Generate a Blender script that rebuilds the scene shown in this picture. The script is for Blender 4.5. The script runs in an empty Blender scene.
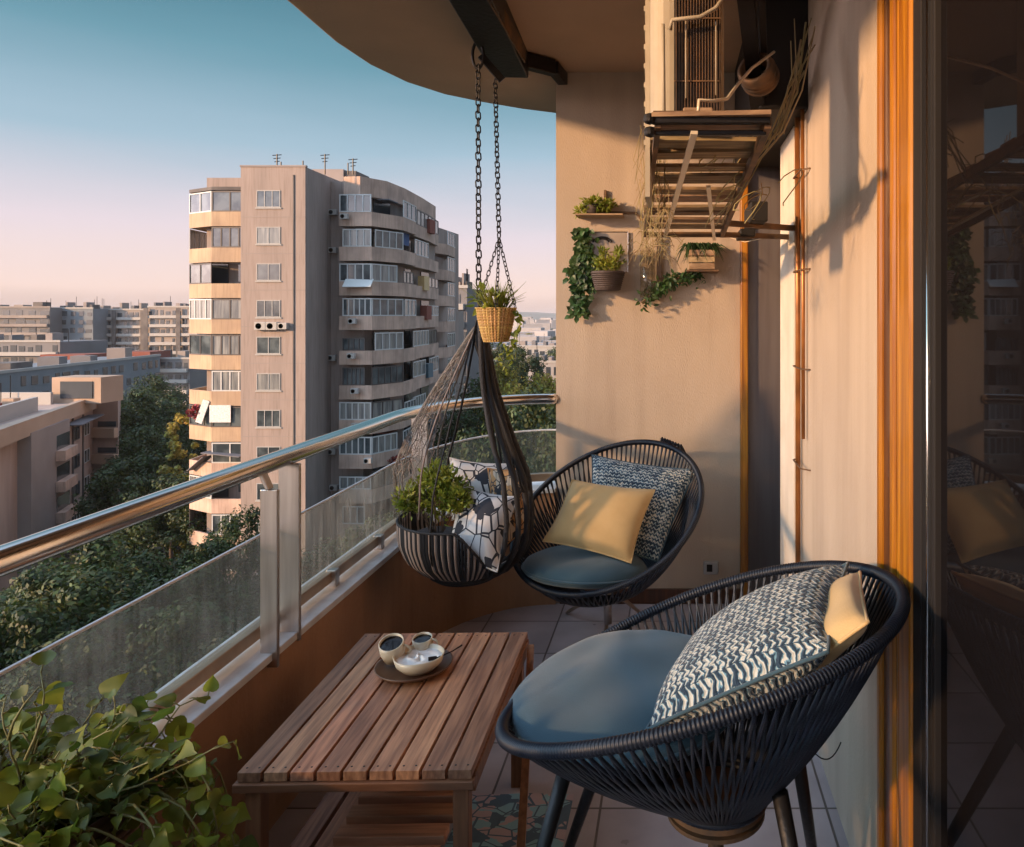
import bpy, math, random
import numpy as np
from mathutils import Vector, Matrix
R=math.radians; C=bpy.context.scene.collection; sc=bpy.context.scene
rnd=random.Random(7)
# ---------------- camera, sky, sun, exposure ----------------
F=740.0; VX=674.0; VY=315.0; H=1.44
cam=bpy.data.cameras.new('camera'); co=bpy.data.objects.new('camera',cam); C.objects.link(co)
co.location=(0,0,H); co.rotation_euler=(R(90),0,0)
cam.sensor_width=36; cam.lens=F/1024*36; cam.shift_x=(512-VX)/1024; cam.shift_y=-(423.5-VY)/1024
cam.clip_start=.05; cam.clip_end=20000; sc.camera=co
SUN=Vector((-.80,-.54,.215)).normalized()       # towards the sun
el=math.asin(SUN.z); az=math.atan2(SUN.x,SUN.y)
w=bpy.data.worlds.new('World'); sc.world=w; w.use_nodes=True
nt=w.node_tree; N=nt.nodes; L=nt.links; N.clear()
sky=N.new('ShaderNodeTexSky'); sky.sky_type='NISHITA'; sky.sun_disc=False; sky.sun_elevation=el; sky.sun_rotation=az
sky.air_density=1.2; sky.dust_density=1.5; sky.ozone_density=3
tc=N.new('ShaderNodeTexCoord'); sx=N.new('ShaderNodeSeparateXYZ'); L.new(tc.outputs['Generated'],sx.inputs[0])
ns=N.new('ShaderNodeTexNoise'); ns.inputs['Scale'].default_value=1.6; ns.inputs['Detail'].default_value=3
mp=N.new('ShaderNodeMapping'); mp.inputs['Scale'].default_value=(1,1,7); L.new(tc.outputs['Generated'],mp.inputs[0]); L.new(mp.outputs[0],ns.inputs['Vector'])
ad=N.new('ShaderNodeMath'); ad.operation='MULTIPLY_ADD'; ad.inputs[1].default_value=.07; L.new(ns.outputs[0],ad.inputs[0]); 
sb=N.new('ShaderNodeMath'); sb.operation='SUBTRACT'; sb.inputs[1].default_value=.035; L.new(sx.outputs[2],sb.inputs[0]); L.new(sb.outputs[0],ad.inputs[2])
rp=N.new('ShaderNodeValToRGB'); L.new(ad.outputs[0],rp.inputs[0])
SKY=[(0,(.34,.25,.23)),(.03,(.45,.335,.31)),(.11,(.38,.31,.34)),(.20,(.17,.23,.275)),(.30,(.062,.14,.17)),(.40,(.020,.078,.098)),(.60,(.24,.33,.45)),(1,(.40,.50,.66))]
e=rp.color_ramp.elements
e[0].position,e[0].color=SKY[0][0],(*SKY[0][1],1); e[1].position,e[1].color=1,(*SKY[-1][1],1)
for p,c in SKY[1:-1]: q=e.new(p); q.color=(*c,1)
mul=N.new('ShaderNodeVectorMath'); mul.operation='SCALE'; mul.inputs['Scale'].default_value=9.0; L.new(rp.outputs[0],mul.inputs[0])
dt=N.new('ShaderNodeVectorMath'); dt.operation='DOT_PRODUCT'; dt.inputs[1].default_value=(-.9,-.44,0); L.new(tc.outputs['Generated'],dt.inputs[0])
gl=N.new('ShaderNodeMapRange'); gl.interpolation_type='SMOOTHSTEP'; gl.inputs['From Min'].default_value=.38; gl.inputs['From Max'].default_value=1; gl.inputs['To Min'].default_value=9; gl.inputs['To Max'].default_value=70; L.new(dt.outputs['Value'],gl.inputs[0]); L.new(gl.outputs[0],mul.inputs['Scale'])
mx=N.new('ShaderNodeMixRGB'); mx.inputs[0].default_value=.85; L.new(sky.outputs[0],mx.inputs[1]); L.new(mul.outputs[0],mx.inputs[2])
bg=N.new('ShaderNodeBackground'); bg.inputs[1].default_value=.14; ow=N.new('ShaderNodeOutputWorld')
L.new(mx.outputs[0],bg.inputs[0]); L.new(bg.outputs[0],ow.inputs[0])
sd=bpy.data.lights.new('sun','SUN'); sd.energy=4.1; sd.angle=R(3.5); sd.color=(1,.60,.30)
so=bpy.data.objects.new('sun',sd); C.objects.link(so); so.rotation_euler=SUN.to_track_quat('Z','Y').to_euler()
sc.view_settings.view_transform='Standard'; sc.view_settings.look='None'; sc.view_settings.exposure=0.9; sc.view_settings.gamma=1
# ---------------- helpers ----------------
def at(px,py,Y): return Vector(((px-VX)/F*Y, Y, H+(VY-py)/F*Y))
def tag(o,label=None,cat=None,group=None,kind=None):
    for k,v in (('label',label),('category',cat),('group',group),('kind',kind)):
        if v: o[k]=v
    return o
def thing(name,label,cat,loc=(0,0,0),group=None):
    o=bpy.data.objects.new(name,None); C.objects.link(o); o.location=loc; o.empty_display_size=.1
    return tag(o,label,cat,group)
def wloc(o):
    v=Vector((0,0,0))
    while o: v=v+Vector(o.location); o=o.parent
    return v
class MB:
    def __init__(s): s.v=[]; s.f=[]; s.m=[]; s.uv=[]; s.k=0
    def add(s,vs,fs,uv=None):
        b=len(s.v); s.v+= [tuple(p) for p in vs]
        for i,f in enumerate(fs):
            s.f.append(tuple(b+j for j in f)); s.m.append(s.k); s.uv.append(uv[i] if uv else [(0,0)]*len(f))
        return s
    def box(s,c,d,M=None):
        hx,hy,hz=d[0]/2,d[1]/2,d[2]/2; c=Vector(c)
        vs=[Vector((x,y,z)) for x in(-hx,hx) for y in(-hy,hy) for z in(-hz,hz)]
        if M is not None: vs=[M@v for v in vs]
        return s.add([v+c for v in vs],[(0,1,3,2),(4,6,7,5),(0,4,5,1),(2,3,7,6),(0,2,6,4),(1,5,7,3)])
    def bx(s,x0,x1,y0,y1,z0,z1): return s.box(((x0+x1)/2,(y0+y1)/2,(z0+z1)/2),(x1-x0,y1-y0,z1-z0))
    def bar(s,a,b,w,h,up=(0,0,1)):      # rectangular bar from a to b
        a=Vector(a);b=Vector(b);d=(b-a); l=d.length; d=d.normalized(); u=Vector(up)
        if abs(d.dot(u))>.98: u=Vector((0,1,0))
        x=d.cross(u).normalized(); z=x.cross(d).normalized()
        M=Matrix((x,d,z)).transposed(); return s.box((a+b)/2,(w,l,h),M)
    def tube(s,P,r,n=8,closed=False,cap=True,sq=1):
        P=[Vector(p) for p in P]; m=len(P)
        if not hasattr(r,'__len__'): r=[r]*m
        T=[]
        for i in range(m):
            a=P[i-1] if (i>0 or closed) else P[i]; b=P[(i+1)%m] if (i<m-1 or closed) else P[i]
            t=(b-a); T.append(t.normalized() if t.length>1e-9 else Vector((0,0,1)))
        u=T[0].orthogonal().normalized(); vs=[]
        for i in range(m):
            u=(u-T[i]*u.dot(T[i])); u=u.normalized() if u.length>1e-6 else T[i].orthogonal().normalized()
            v=T[i].cross(u)
            for k in range(n):
                a=2*math.pi*k/n; vs.append(P[i]+(u*math.cos(a)+v*math.sin(a)*sq)*r[i])
        fs=[]
        for i in range(m if closed else m-1):
            j=(i+1)%m
            for k in range(n): k2=(k+1)%n; fs.append((i*n+k,i*n+k2,j*n+k2,j*n+k))
        if cap and not closed: fs+= [tuple(range(n-1,-1,-1)),tuple(range((m-1)*n,m*n))]
        return s.add(vs,fs)
    def lathe(s,prof,c=(0,0,0),n=32,M=None,cap=True):
        c=Vector(c); vs=[]; m=len(prof)
        for r_,z in prof:
            for k in range(n):
                a=2*math.pi*k/n; v=Vector((r_*math.cos(a),r_*math.sin(a),z)); vs.append((M@v if M is not None else v)+c)
        fs=[(i*n+k,i*n+(k+1)%n,(i+1)*n+(k+1)%n,(i+1)*n+k) for i in range(m-1) for k in range(n)]
        if cap: fs+=[tuple(range(n-1,-1,-1)),tuple(range((m-1)*n,m*n))]
        return s.add(vs,fs)
    def prism(s,poly,z0,z1):
        n=len(poly); a=sum(poly[i][0]*poly[(i+1)%n][1]-poly[(i+1)%n][0]*poly[i][1] for i in range(n))
        if a<0: poly=poly[::-1]
        vs=[(x,y,z0) for x,y in poly]+[(x,y,z1) for x,y in poly]
        return s.add(vs,[tuple(range(n-1,-1,-1)),tuple(range(n,2*n))]+[(i,(i+1)%n,n+(i+1)%n,n+i) for i in range(n)])
    def grid(s,G,cu=False,cv=False,uvs=(1,1)):
        n=len(G); m=len(G[0]); vs=[p for r_ in G for p in r_]; fs=[]; uv=[]
        for i in range(n if cu else n-1):
            for j in range(m if cv else m-1):
                i2=(i+1)%n;j2=(j+1)%m; fs.append((i*m+j,i*m+j2,i2*m+j2,i2*m+j))
                U=lambda a,b:(a/(n-1 or 1)*uvs[0],b/(m-1 or 1)*uvs[1])
                uv.append([U(i,j),U(i,j+1),U(i+1,j+1),U(i+1,j)])
        return s.add(vs,fs,uv)
    def build(s,name,mat,parent=None,smooth=False,bevel=0,label=None,cat=None,group=None,kind=None,origin=None):
        V=np.array(s.v,dtype=float)
        if parent is not None and origin is None: off=wloc(parent); loc=Vector((0,0,0))
        else:
            o3=Vector(origin) if origin is not None else Vector(((V[:,0].min()+V[:,0].max())/2,(V[:,1].min()+V[:,1].max())/2,V[:,2].min()))
            off=o3; loc=o3-(wloc(parent) if parent is not None else Vector((0,0,0)))
        me=bpy.data.meshes.new(name); me.from_pydata([tuple(p) for p in (V-np.array(off))],[],s.f)
        mats=mat if isinstance(mat,(list,tuple)) else [mat]
        for m_ in mats: me.materials.append(m_)
        me.polygons.foreach_set('material_index',s.m)
        ul=me.uv_layers.new(name='UVMap'); ul.data.foreach_set('uv',[c for f in s.uv for p in f for c in p])
        if smooth: me.polygons.foreach_set('use_smooth',[True]*len(s.f))
        me.update(); o=bpy.data.objects.new(name,me); C.objects.link(o); o.location=loc
        if parent is not None: o.parent=parent
        if bevel:
            b=o.modifiers.new('bevel','BEVEL'); b.width=bevel; b.segments=2; b.limit_method='ANGLE'
        return tag(o,label,cat,group,kind)
def copy_tree(o,parent=None):
    c=o.copy(); C.objects.link(c)
    if parent is not None: c.parent=parent
    for ch in [x for x in bpy.data.objects if x.parent==o]: copy_tree(ch,c)
    return c
# ---------------- materials ----------------
def mat(name,col,rough=.6,metal=0,col2=None,nscale=4,bump=0,bscale=60,stretch=(1,1,1),coat=0,spec=.5,detail=6,island=0,hue=.06,dist=.01,lo=.35,hi=.65,coord='Object',transl=None,sheen=0):
    m=bpy.data.materials.new(name); m.use_nodes=True; n=m.node_tree.nodes; l=m.node_tree.links; b=n['Principled BSDF']
    b.inputs['Base Color'].default_value=(*col,1); b.inputs['Roughness'].default_value=rough; b.inputs['Metallic'].default_value=metal
    b.inputs['Coat Weight'].default_value=coat; b.inputs['Specular IOR Level'].default_value=spec; b.inputs['Sheen Weight'].default_value=sheen
    t=n.new('ShaderNodeTexCoord'); mp=n.new('ShaderNodeMapping'); mp.inputs['Scale'].default_value=stretch; l.new(t.outputs[coord],mp.inputs[0])
    out=None
    if col2:
        z=n.new('ShaderNodeTexNoise'); z.inputs['Scale'].default_value=nscale; z.inputs['Detail'].default_value=detail; l.new(mp.outputs[0],z.inputs['Vector'])
        r=n.new('ShaderNodeValToRGB'); r.color_ramp.elements[0].position=lo; r.color_ramp.elements[1].position=hi
        r.color_ramp.elements[0].color=(*col,1); r.color_ramp.elements[1].color=(*col2,1); l.new(z.outputs[0],r.inputs[0]); out=r.outputs[0]
    if island:
        g=n.new('ShaderNodeNewGeometry'); h=n.new('ShaderNodeHueSaturation'); h.inputs['Color'].default_value=(*col,1)
        if out: l.new(out,h.inputs['Color'])
        q=n.new('ShaderNodeMapRange'); q.inputs['To Min'].default_value=1-island; q.inputs['To Max'].default_value=1+island; l.new(g.outputs['Random Per Island'],q.inputs[0]); l.new(q.outputs[0],h.inputs['Value'])
        q2=n.new('ShaderNodeMapRange'); q2.inputs['To Min'].default_value=.5-island*hue; q2.inputs['To Max'].default_value=.5+island*hue
        w_=n.new('ShaderNodeMath'); w_.operation='FRACT'; w2=n.new('ShaderNodeMath'); w2.operation='MULTIPLY'; w2.inputs[1].default_value=7.3; l.new(g.outputs['Random Per Island'],w2.inputs[0]); l.new(w2.outputs[0],w_.inputs[0]); l.new(w_.outputs[0],q2.inputs[0]); l.new(q2.outputs[0],h.inputs['Hue'])
        out=h.outputs[0]
    if out: l.new(out,b.inputs['Base Color'])
    if bump:
        z2=n.new('ShaderNodeTexNoise'); z2.inputs['Scale'].default_value=bscale; z2.inputs['Detail'].default_value=4; l.new(mp.outputs[0],z2.inputs['Vector'])
        bp=n.new('ShaderNodeBump'); bp.inputs['Strength'].default_value=bump; bp.inputs['Distance'].default_value=dist; l.new(z2.outputs[0],bp.inputs['Height']); l.new(bp.outputs[0],b.inputs['Normal'])
    if transl:
        tr=n.new('ShaderNodeBsdfTranslucent'); mi=n.new('ShaderNodeMixShader'); mi.inputs[0].default_value=transl
        if out: l.new(out,tr.inputs[0])
        else: tr.inputs[0].default_value=(*col,1)
        l.new(b.outputs[0],mi.inputs[1]); l.new(tr.outputs[0],mi.inputs[2]); l.new(mi.outputs[0],n['Material Output'].inputs[0])
    return m
M={}
M['stucco']=mat('stucco',(.50,.40,.31),.9,col2=(.43,.34,.265),nscale=2.2,bump=.5,bscale=130,stretch=(1.6,1.6,.6),dist=.004)
M['stucco_pale']=mat('stucco_pale',(.72,.64,.55),.85,col2=(.64,.56,.47),nscale=6,bump=.2,bscale=80)
M['ceiling']=mat('ceiling_paint',(.46,.31,.21),.9,col2=(.38,.26,.18),nscale=1.5,bump=.2,bscale=70)
M['parapet']=mat('parapet_paint',(.38,.20,.105),.75,col2=(.28,.145,.08),nscale=2.5,bump=.3,bscale=50)
M['sillm']=mat('sill_metal',(.74,.74,.76),.42,.05,col2=(.56,.55,.55),nscale=9,bump=.15,bscale=20)
M['steel']=mat('polished_steel',(.72,.66,.60),.16,1,bump=.05,bscale=8)
M['brushed']=mat('brushed_steel',(.56,.52,.49),.33,1,col2=(.42,.38,.36),nscale=3,stretch=(14,14,1))
M['bronze']=mat('bronze_rail',(.50,.36,.24),.35,.6,col2=(.36,.25,.17),nscale=8)
M['iron']=mat('black_iron',(.025,.022,.022),.45,.6,bump=.2,bscale=40)
M['rust']=mat('rusty_steel',(.10,.07,.05),.6,.5,col2=(.22,.12,.06),nscale=20)
M['cord']=mat('navy_cord',(.010,.014,.024),.5,bump=.2,bscale=300,island=.25)
M['rimc']=mat('rim_cord',(.008,.012,.022),.45,spec=.4)
M['cush']=mat('cushion_cloth',(.038,.085,.115),.9,col2=(.030,.070,.098),nscale=5,bump=.5,bscale=420,sheen=.25,dist=.0012)
M['yel']=mat('ochre_cloth',(.62,.42,.19),.85,col2=(.56,.37,.16),nscale=12,bump=.25,bscale=260,sheen=.2,dist=.002)
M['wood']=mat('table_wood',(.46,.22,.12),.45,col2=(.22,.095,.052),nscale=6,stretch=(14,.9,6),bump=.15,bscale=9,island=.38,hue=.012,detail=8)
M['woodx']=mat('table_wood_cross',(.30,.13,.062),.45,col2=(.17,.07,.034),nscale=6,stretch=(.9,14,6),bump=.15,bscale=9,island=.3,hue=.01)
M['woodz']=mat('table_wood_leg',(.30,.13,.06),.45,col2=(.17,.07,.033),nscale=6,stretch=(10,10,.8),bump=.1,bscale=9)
M['woodl']=mat('shelf_wood',(.58,.29,.16),.45,col2=(.34,.15,.08),nscale=6,stretch=(.9,14,6),bump=.15,bscale=9,island=.25,hue=.01)
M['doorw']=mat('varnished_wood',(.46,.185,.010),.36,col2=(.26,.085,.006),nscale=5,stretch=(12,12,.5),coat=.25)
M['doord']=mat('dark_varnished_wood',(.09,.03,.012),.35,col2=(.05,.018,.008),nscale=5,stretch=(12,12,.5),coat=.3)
M['acw']=mat('ac_plastic',(.44,.38,.29),.6,col2=(.30,.25,.18),nscale=5,bump=.1,bscale=10)
M['black']=mat('black_plastic',(.02,.018,.018),.6,spec=.2)
M['dgrill']=mat('dark_coil',(.06,.05,.045),.5,.3,col2=(.03,.025,.02),nscale=30)
M['plank']=mat('weathered_plank',(.42,.30,.18),.8,col2=(.24,.16,.09),nscale=6,stretch=(2,12,8),bump=.4,bscale=12,island=.3)
M['bamboo']=mat('bamboo_slat',(.34,.23,.13),.75,col2=(.15,.09,.05),nscale=5,stretch=(2,14,8),bump=.3,bscale=12,island=.3)
M['wicker']=mat('wicker',(.55,.34,.12),.65,col2=(.40,.23,.07),nscale=30,island=.25)
M['potd']=mat('dark_pot',(.085,.06,.055),.7,col2=(.05,.035,.03),nscale=12,bump=.3,bscale=60)
M['dwick']=mat('dark_wicker',(.10,.05,.03),.7,island=.3)
M['soil']=mat('soil',(.03,.02,.015),.95,bump=1,bscale=60)
M['leaf']=mat('leaf_green',(.045,.095,.022),.5,col2=(.36,.36,.035),nscale=5,island=.45,transl=.45)
M['leafd']=mat('leaf_dark',(.035,.085,.03),.45,col2=(.055,.11,.03),nscale=9,island=.4,transl=.3)
M['leafy']=mat('leaf_yellowgreen',(.32,.33,.05),.5,col2=(.17,.24,.035),nscale=9,island=.4,transl=.4)
M['dry']=mat('dry_stem',(.30,.23,.11),.8,island=.35)
M['cream']=mat('cream_ceramic',(.66,.55,.40),.3,coat=.3)
M['milk']=mat('white_cream',(.82,.80,.78),.6,bump=.6,bscale=25)
M['tray']=mat('dark_tray_wood',(.16,.08,.045),.4,col2=(.10,.045,.025),nscale=10)
M['coffee']=mat('dark_coffee',(.012,.010,.012),.12,coat=.5,bump=.3,bscale=40)
M['chrome']=mat('chrome',(.7,.66,.62),.15,1)
M['plug']=mat('socket_metal',(.45,.44,.43),.3,.8)
M['copper']=mat('copper_pipe',(.42,.17,.05),.35,.5,col2=(.22,.09,.03),nscale=9)
M['rope']=mat('black_rope',(.016,.015,.018),.7,bump=.5,bscale=200)
M['net']=mat('macrame_thread',(.20,.165,.145),.8,island=.6)
M['stripe_d']=mat('stripe_dark',(.02,.022,.028),.8); M['stripe_l']=mat('stripe_light',(.42,.33,.29),.8)
def tiles():
    m=mat('floor_tile',(.30,.27,.27),.32); n=m.node_tree.nodes;l=m.node_tree.links;b=n['Principled BSDF']
    t=n['Texture Coordinate']; br=n.new('ShaderNodeTexBrick'); br.offset=0; br.inputs['Scale'].default_value=1
    mp=n['Mapping']; mp.inputs['Location'].default_value=(.08,.1,0); l.new(mp.outputs[0],br.inputs['Vector'])
    for k,v in (('Brick Width',.33),('Row Height',.33),('Mortar Size',.004),('Mortar Smooth',.2),('Bias',0)): br.inputs[k].default_value=v
    br.inputs['Color1'].default_value=(.40,.36,.375,1); br.inputs['Color2'].default_value=(.33,.295,.31,1); br.inputs['Mortar'].default_value=(.10,.085,.08,1)
    z=n.new('ShaderNodeTexNoise'); z.inputs['Scale'].default_value=5; z.inputs['Detail'].default_value=8; l.new(mp.outputs[0],z.inputs['Vector'])
    mm=n.new('ShaderNodeMixRGB'); mm.blend_type='OVERLAY'; mm.inputs[0].default_value=.5; l.new(br.outputs[0],mm.inputs[1]); l.new(z.outputs[0],mm.inputs[2]); l.new(mm.outputs[0],b.inputs['Base Color'])
    mr=n.new('ShaderNodeMapRange'); mr.inputs['To Min'].default_value=.18; mr.inputs['To Max'].default_value=.5; l.new(z.outputs[0],mr.inputs[0]); l.new(mr.outputs[0],b.inputs['Roughness'])
    bp=n.new('ShaderNodeBump'); bp.invert=True; bp.inputs['Distance'].default_value=.003; bp.inputs['Strength'].default_value=.6; l.new(br.outputs['Fac'],bp.inputs['Height']); l.new(bp.outputs[0],b.inputs['Normal'])
    return m
M['tiles']=tiles()
def glass(name,tint,film,filmcol,gl=.06,rough=.05):
    m=bpy.data.materials.new(name); m.use_nodes=True; n=m.node_tree.nodes; l=m.node_tree.links; n.clear()
    o=n.new('ShaderNodeOutputMaterial'); tr=n.new('ShaderNodeBsdfTransparent'); tr.inputs[0].default_value=(*tint,1)
    gs=n.new('ShaderNodeBsdfGlossy'); gs.inputs['Roughness'].default_value=rough; gs.inputs[0].default_value=(.55,.58,.60,1)
    lw=n.new('ShaderNodeLayerWeight'); pw=n.new('ShaderNodeMath'); pw.operation='POWER'; pw.inputs[1].default_value=4.5; l.new(lw.outputs['Facing'],pw.inputs[0]); fr=n.new('ShaderNodeMath'); fr.operation='MULTIPLY_ADD'; fr.inputs[1].default_value=.9; fr.inputs[2].default_value=.04; l.new(pw.outputs[0],fr.inputs[0]); a=n.new('ShaderNodeMixShader'); l.new(fr.outputs[0],a.inputs[0]); l.new(tr.outputs[0],a.inputs[1]); l.new(gs.outputs[0],a.inputs[2])
    if film:
        d=n.new('ShaderNodeBsdfDiffuse'); d.inputs[0].default_value=(*filmcol,1); t2=n.new('ShaderNodeBsdfTranslucent'); t2.inputs[0].default_value=(*filmcol,1)
        dd=n.new('ShaderNodeMixShader'); dd.inputs[0].default_value=.5; l.new(d.outputs[0],dd.inputs[1]); l.new(t2.outputs[0],dd.inputs[2])
        tcx=n.new('ShaderNodeTexCoord'); mp=n.new('ShaderNodeMapping'); mp.inputs['Scale'].default_value=(4,4,2.2); l.new(tcx.outputs['Object'],mp.inputs[0])
        z=n.new('ShaderNodeTexNoise'); z.inputs['Scale'].default_value=1.8; z.inputs['Detail'].default_value=9; z.inputs['Distortion'].default_value=1.2; l.new(mp.outputs[0],z.inputs['Vector'])
        z2=n.new('ShaderNodeTexNoise'); z2.inputs['Scale'].default_value=6; z2.inputs['Detail'].default_value=6; mp2=n.new('ShaderNodeMapping'); mp2.inputs['Scale'].default_value=(9,9,.6); l.new(tcx.outputs['Object'],mp2.inputs[0]); l.new(mp2.outputs[0],z2.inputs['Vector'])
        ml=n.new('ShaderNodeMath'); ml.operation='MULTIPLY'; l.new(z.outputs[0],ml.inputs[0]); l.new(z2.outputs[0],ml.inputs[1])
        mr=n.new('ShaderNodeMapRange'); mr.inputs['From Min'].default_value=.12; mr.inputs['From Max'].default_value=.42; mr.inputs['To Min'].default_value=film*.45; mr.inputs['To Max'].default_value=min(1,film*1.7); l.new(ml.outputs[0],mr.inputs[0])
        f=n.new('ShaderNodeMixShader'); l.new(mr.outputs[0],f.inputs[0]); l.new(a.outputs[0],f.inputs[1]); l.new(dd.outputs[0],f.inputs[2]); l.new(f.outputs[0],o.inputs[0])
    else: l.new(a.outputs[0],o.inputs[0])
    return m
M['rglass']=glass('dirty_railing_glass',(.66,.72,.72),.14,(.42,.43,.41),rough=.12)
M['rglass2']=glass('milky_railing_glass',(.62,.67,.66),.26,(.46,.43,.37),rough=.14)
M['pane']=mat('window_pane',(.03,.04,.048),.08,0,col2=(.10,.12,.13),nscale=.8,spec=.6,lo=.4,hi=.6)
M['pane2']=mat('curtained_pane',(.26,.26,.25),.25,0,col2=(.08,.09,.10),nscale=1.2,spec=.7,stretch=(3,3,.3))
def doorglass():
    m=bpy.data.materials.new('dark_door_glass'); m.use_nodes=True; n=m.node_tree.nodes; l=m.node_tree.links; n.clear(); o=n.new('ShaderNodeOutputMaterial')
    d=n.new('ShaderNodeBsdfDiffuse'); d.inputs[0].default_value=(.008,.007,.008,1); g=n.new('ShaderNodeBsdfGlossy'); g.inputs[0].default_value=(.55,.53,.53,1); g.inputs['Roughness'].default_value=.02
    f=n.new('ShaderNodeFresnel'); f.inputs[0].default_value=1.5; x=n.new('ShaderNodeMixShader'); l.new(f.outputs[0],x.inputs[0]); l.new(d.outputs[0],x.inputs[1]); l.new(g.outputs[0],x.inputs[2]); l.new(x.outputs[0],o.inputs[0]); return m
M['dglass']=doorglass()
M['greyp']=mat('grey_panel',(.16,.14,.14),.3,0,col2=(.12,.10,.10),nscale=4,stretch=(6,6,.3),coat=.3)
# ---- knitted and printed cloth (UV) ----
def knit():
    m=mat('knit_cloth',(.5,.5,.5),.9,sheen=.2); n=m.node_tree.nodes;l=m.node_tree.links;b=n['Principled BSDF']; t=n['Texture Coordinate']
    def mth(op,a,b_=None,c=None):
        q=n.new('ShaderNodeMath'); q.operation=op
        for i,v in enumerate((a,b_,c)):
            if v is None: continue
            if isinstance(v,(int,float)): q.inputs[i].default_value=v
            else: l.new(v,q.inputs[i])
        return q.outputs[0]
    se=n.new('ShaderNodeSeparateXYZ'); l.new(t.outputs['UV'],se.inputs[0]); u,v=se.outputs[0],se.outputs[1]
    nz=n.new('ShaderNodeTexNoise'); nz.inputs['Scale'].default_value=14; nz.inputs['Detail'].default_value=3; l.new(t.outputs['UV'],nz.inputs['Vector'])
    nz2=n.new('ShaderNodeTexNoise'); nz2.inputs['Scale'].default_value=38; l.new(t.outputs['UV'],nz2.inputs['Vector'])
    uu=mth('MULTIPLY_ADD',u,21,mth('MULTIPLY',nz.outputs[0],1.2)); vv=mth('MULTIPLY_ADD',v,25,mth('MULTIPLY',nz2.outputs[0],.9))
    zig=mth('PINGPONG',uu,.5)
    rows=mth('FRACT',mth('ADD',vv,mth('MULTIPLY',zig,1.2)))
    tri=mth('ABSOLUTE',mth('SUBTRACT',rows,.5))              # 0 in the middle of a stitch row
    gap=mth('ABSOLUTE',mth('SUBTRACT',mth('FRACT',mth('MULTIPLY',uu,1)),.5))
    hgt=mth('ADD',tri,mth('MULTIPLY',mth('LESS_THAN',gap,.06),.2))
    val=mth('ADD',hgt,mth('MULTIPLY',mth('SUBTRACT',nz.outputs[0],.5),1.0))
    r=n.new('ShaderNodeValToRGB'); e=r.color_ramp.elements; e[0].position=.15; e[1].position=.31; e[0].color=(.55,.54,.48,1); e[1].color=(.012,.035,.065,1); l.new(val,r.inputs[0])
    q=e.new(.20); q.color=(.15,.29,.36,1)
    q=e.new(.26); q.color=(.10,.21,.28,1)
    l.new(r.outputs[0],b.inputs['Base Color'])
    bp=n.new('ShaderNodeBump'); bp.inputs['Distance'].default_value=.010; bp.inputs['Strength'].default_value=.8; bp.invert=True; l.new(tri,bp.inputs['Height']); l.new(bp.outputs[0],b.inputs['Normal'])
    return m
M['knit']=knit()
def printed(name,base,dark,thr,accent=None,sc_=5):
    m=mat(name,base,.9); n=m.node_tree.nodes;l=m.node_tree.links;b=n['Principled BSDF']; t=n['Texture Coordinate']
    mp=n['Mapping']; mp.inputs['Scale'].default_value=(sc_,sc_,1); l.new(t.outputs['UV'],mp.inputs[0])
    v=n.new('ShaderNodeTexVoronoi'); v.distance='MANHATTAN'; v.inputs['Scale'].default_value=1; l.new(mp.outputs[0],v.inputs['Vector'])
    s2=n.new('ShaderNodeSeparateColor'); l.new(v.outputs['Color'],s2.inputs[0])
    r=n.new('ShaderNodeValToRGB'); r.color_ramp.interpolation='CONSTANT'; e=r.color_ramp.elements; e[0].color=(*dark,1); e[1].position=thr; e[1].color=(*base,1)
    if accent: q=e.new(thr*.5+.5); q.color=(*accent,1)
    l.new(s2.outputs[0],r.inputs[0])
    w2=n.new('ShaderNodeTexVoronoi'); w2.feature='DISTANCE_TO_EDGE'; w2.inputs['Scale'].default_value=.9; l.new(mp.outputs[0],w2.inputs['Vector'])
    r3=n.new('ShaderNodeValToRGB'); r3.color_ramp.elements[0].position=.035; r3.color_ramp.elements[1].position=.045; l.new(w2.outputs[0],r3.inputs[0])
    mm=n.new('ShaderNodeMixRGB'); mm.inputs[1].default_value=(*dark,1); l.new(r3.outputs[0],mm.inputs[0]); l.new(r.outputs[0],mm.inputs[2]); l.new(mm.outputs[0],b.inputs['Base Color'])
    return m
M['printw']=printed('white_print_cloth',(.62,.60,.60),(.03,.035,.05),.16,sc_=5)
M['printb']=printed('brown_print_cloth',(.50,.40,.30),(.03,.03,.035),.3,(.42,.22,.09),sc_=7)
M['magz']=printed('mat_print',(.22,.42,.50),(.08,.14,.20),.22,(.42,.34,.36),sc_=1)
M['magz'].node_tree.nodes['Mapping'].inputs['Scale'].default_value=(6,16,1)
# buildings
M['tw']=mat('tower_render',(.36,.285,.255),.9,col2=(.26,.21,.19),nscale=.9,bump=.3,bscale=3,detail=9,stretch=(1,1,.12),lo=.3,hi=.75)
M['pk']=mat('pink_render',(.47,.35,.30),.9,col2=(.36,.265,.23),nscale=.8,stretch=(1,1,.15),detail=9)
M['twd']=mat('tower_render_dark',(.30,.255,.24),.9,col2=(.25,.21,.20),nscale=.3)
M['band']=mat('balcony_band',(.58,.41,.33),.9,col2=(.38,.27,.22),nscale=.6,detail=8)
M['bandy']=mat('balcony_band_ochre',(.46,.33,.22),.85,col2=(.37,.26,.18),nscale=.6)
M['wframe']=mat('white_frame',(.50,.50,.50),.5); M['gframe']=mat('grey_white_frame',(.36,.36,.36),.5); M['dframe']=mat('dark_frame',(.06,.05,.05),.5)
M['roofd']=mat('roof_felt',(.09,.08,.08),.9,col2=(.16,.14,.13),nscale=.4)
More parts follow.
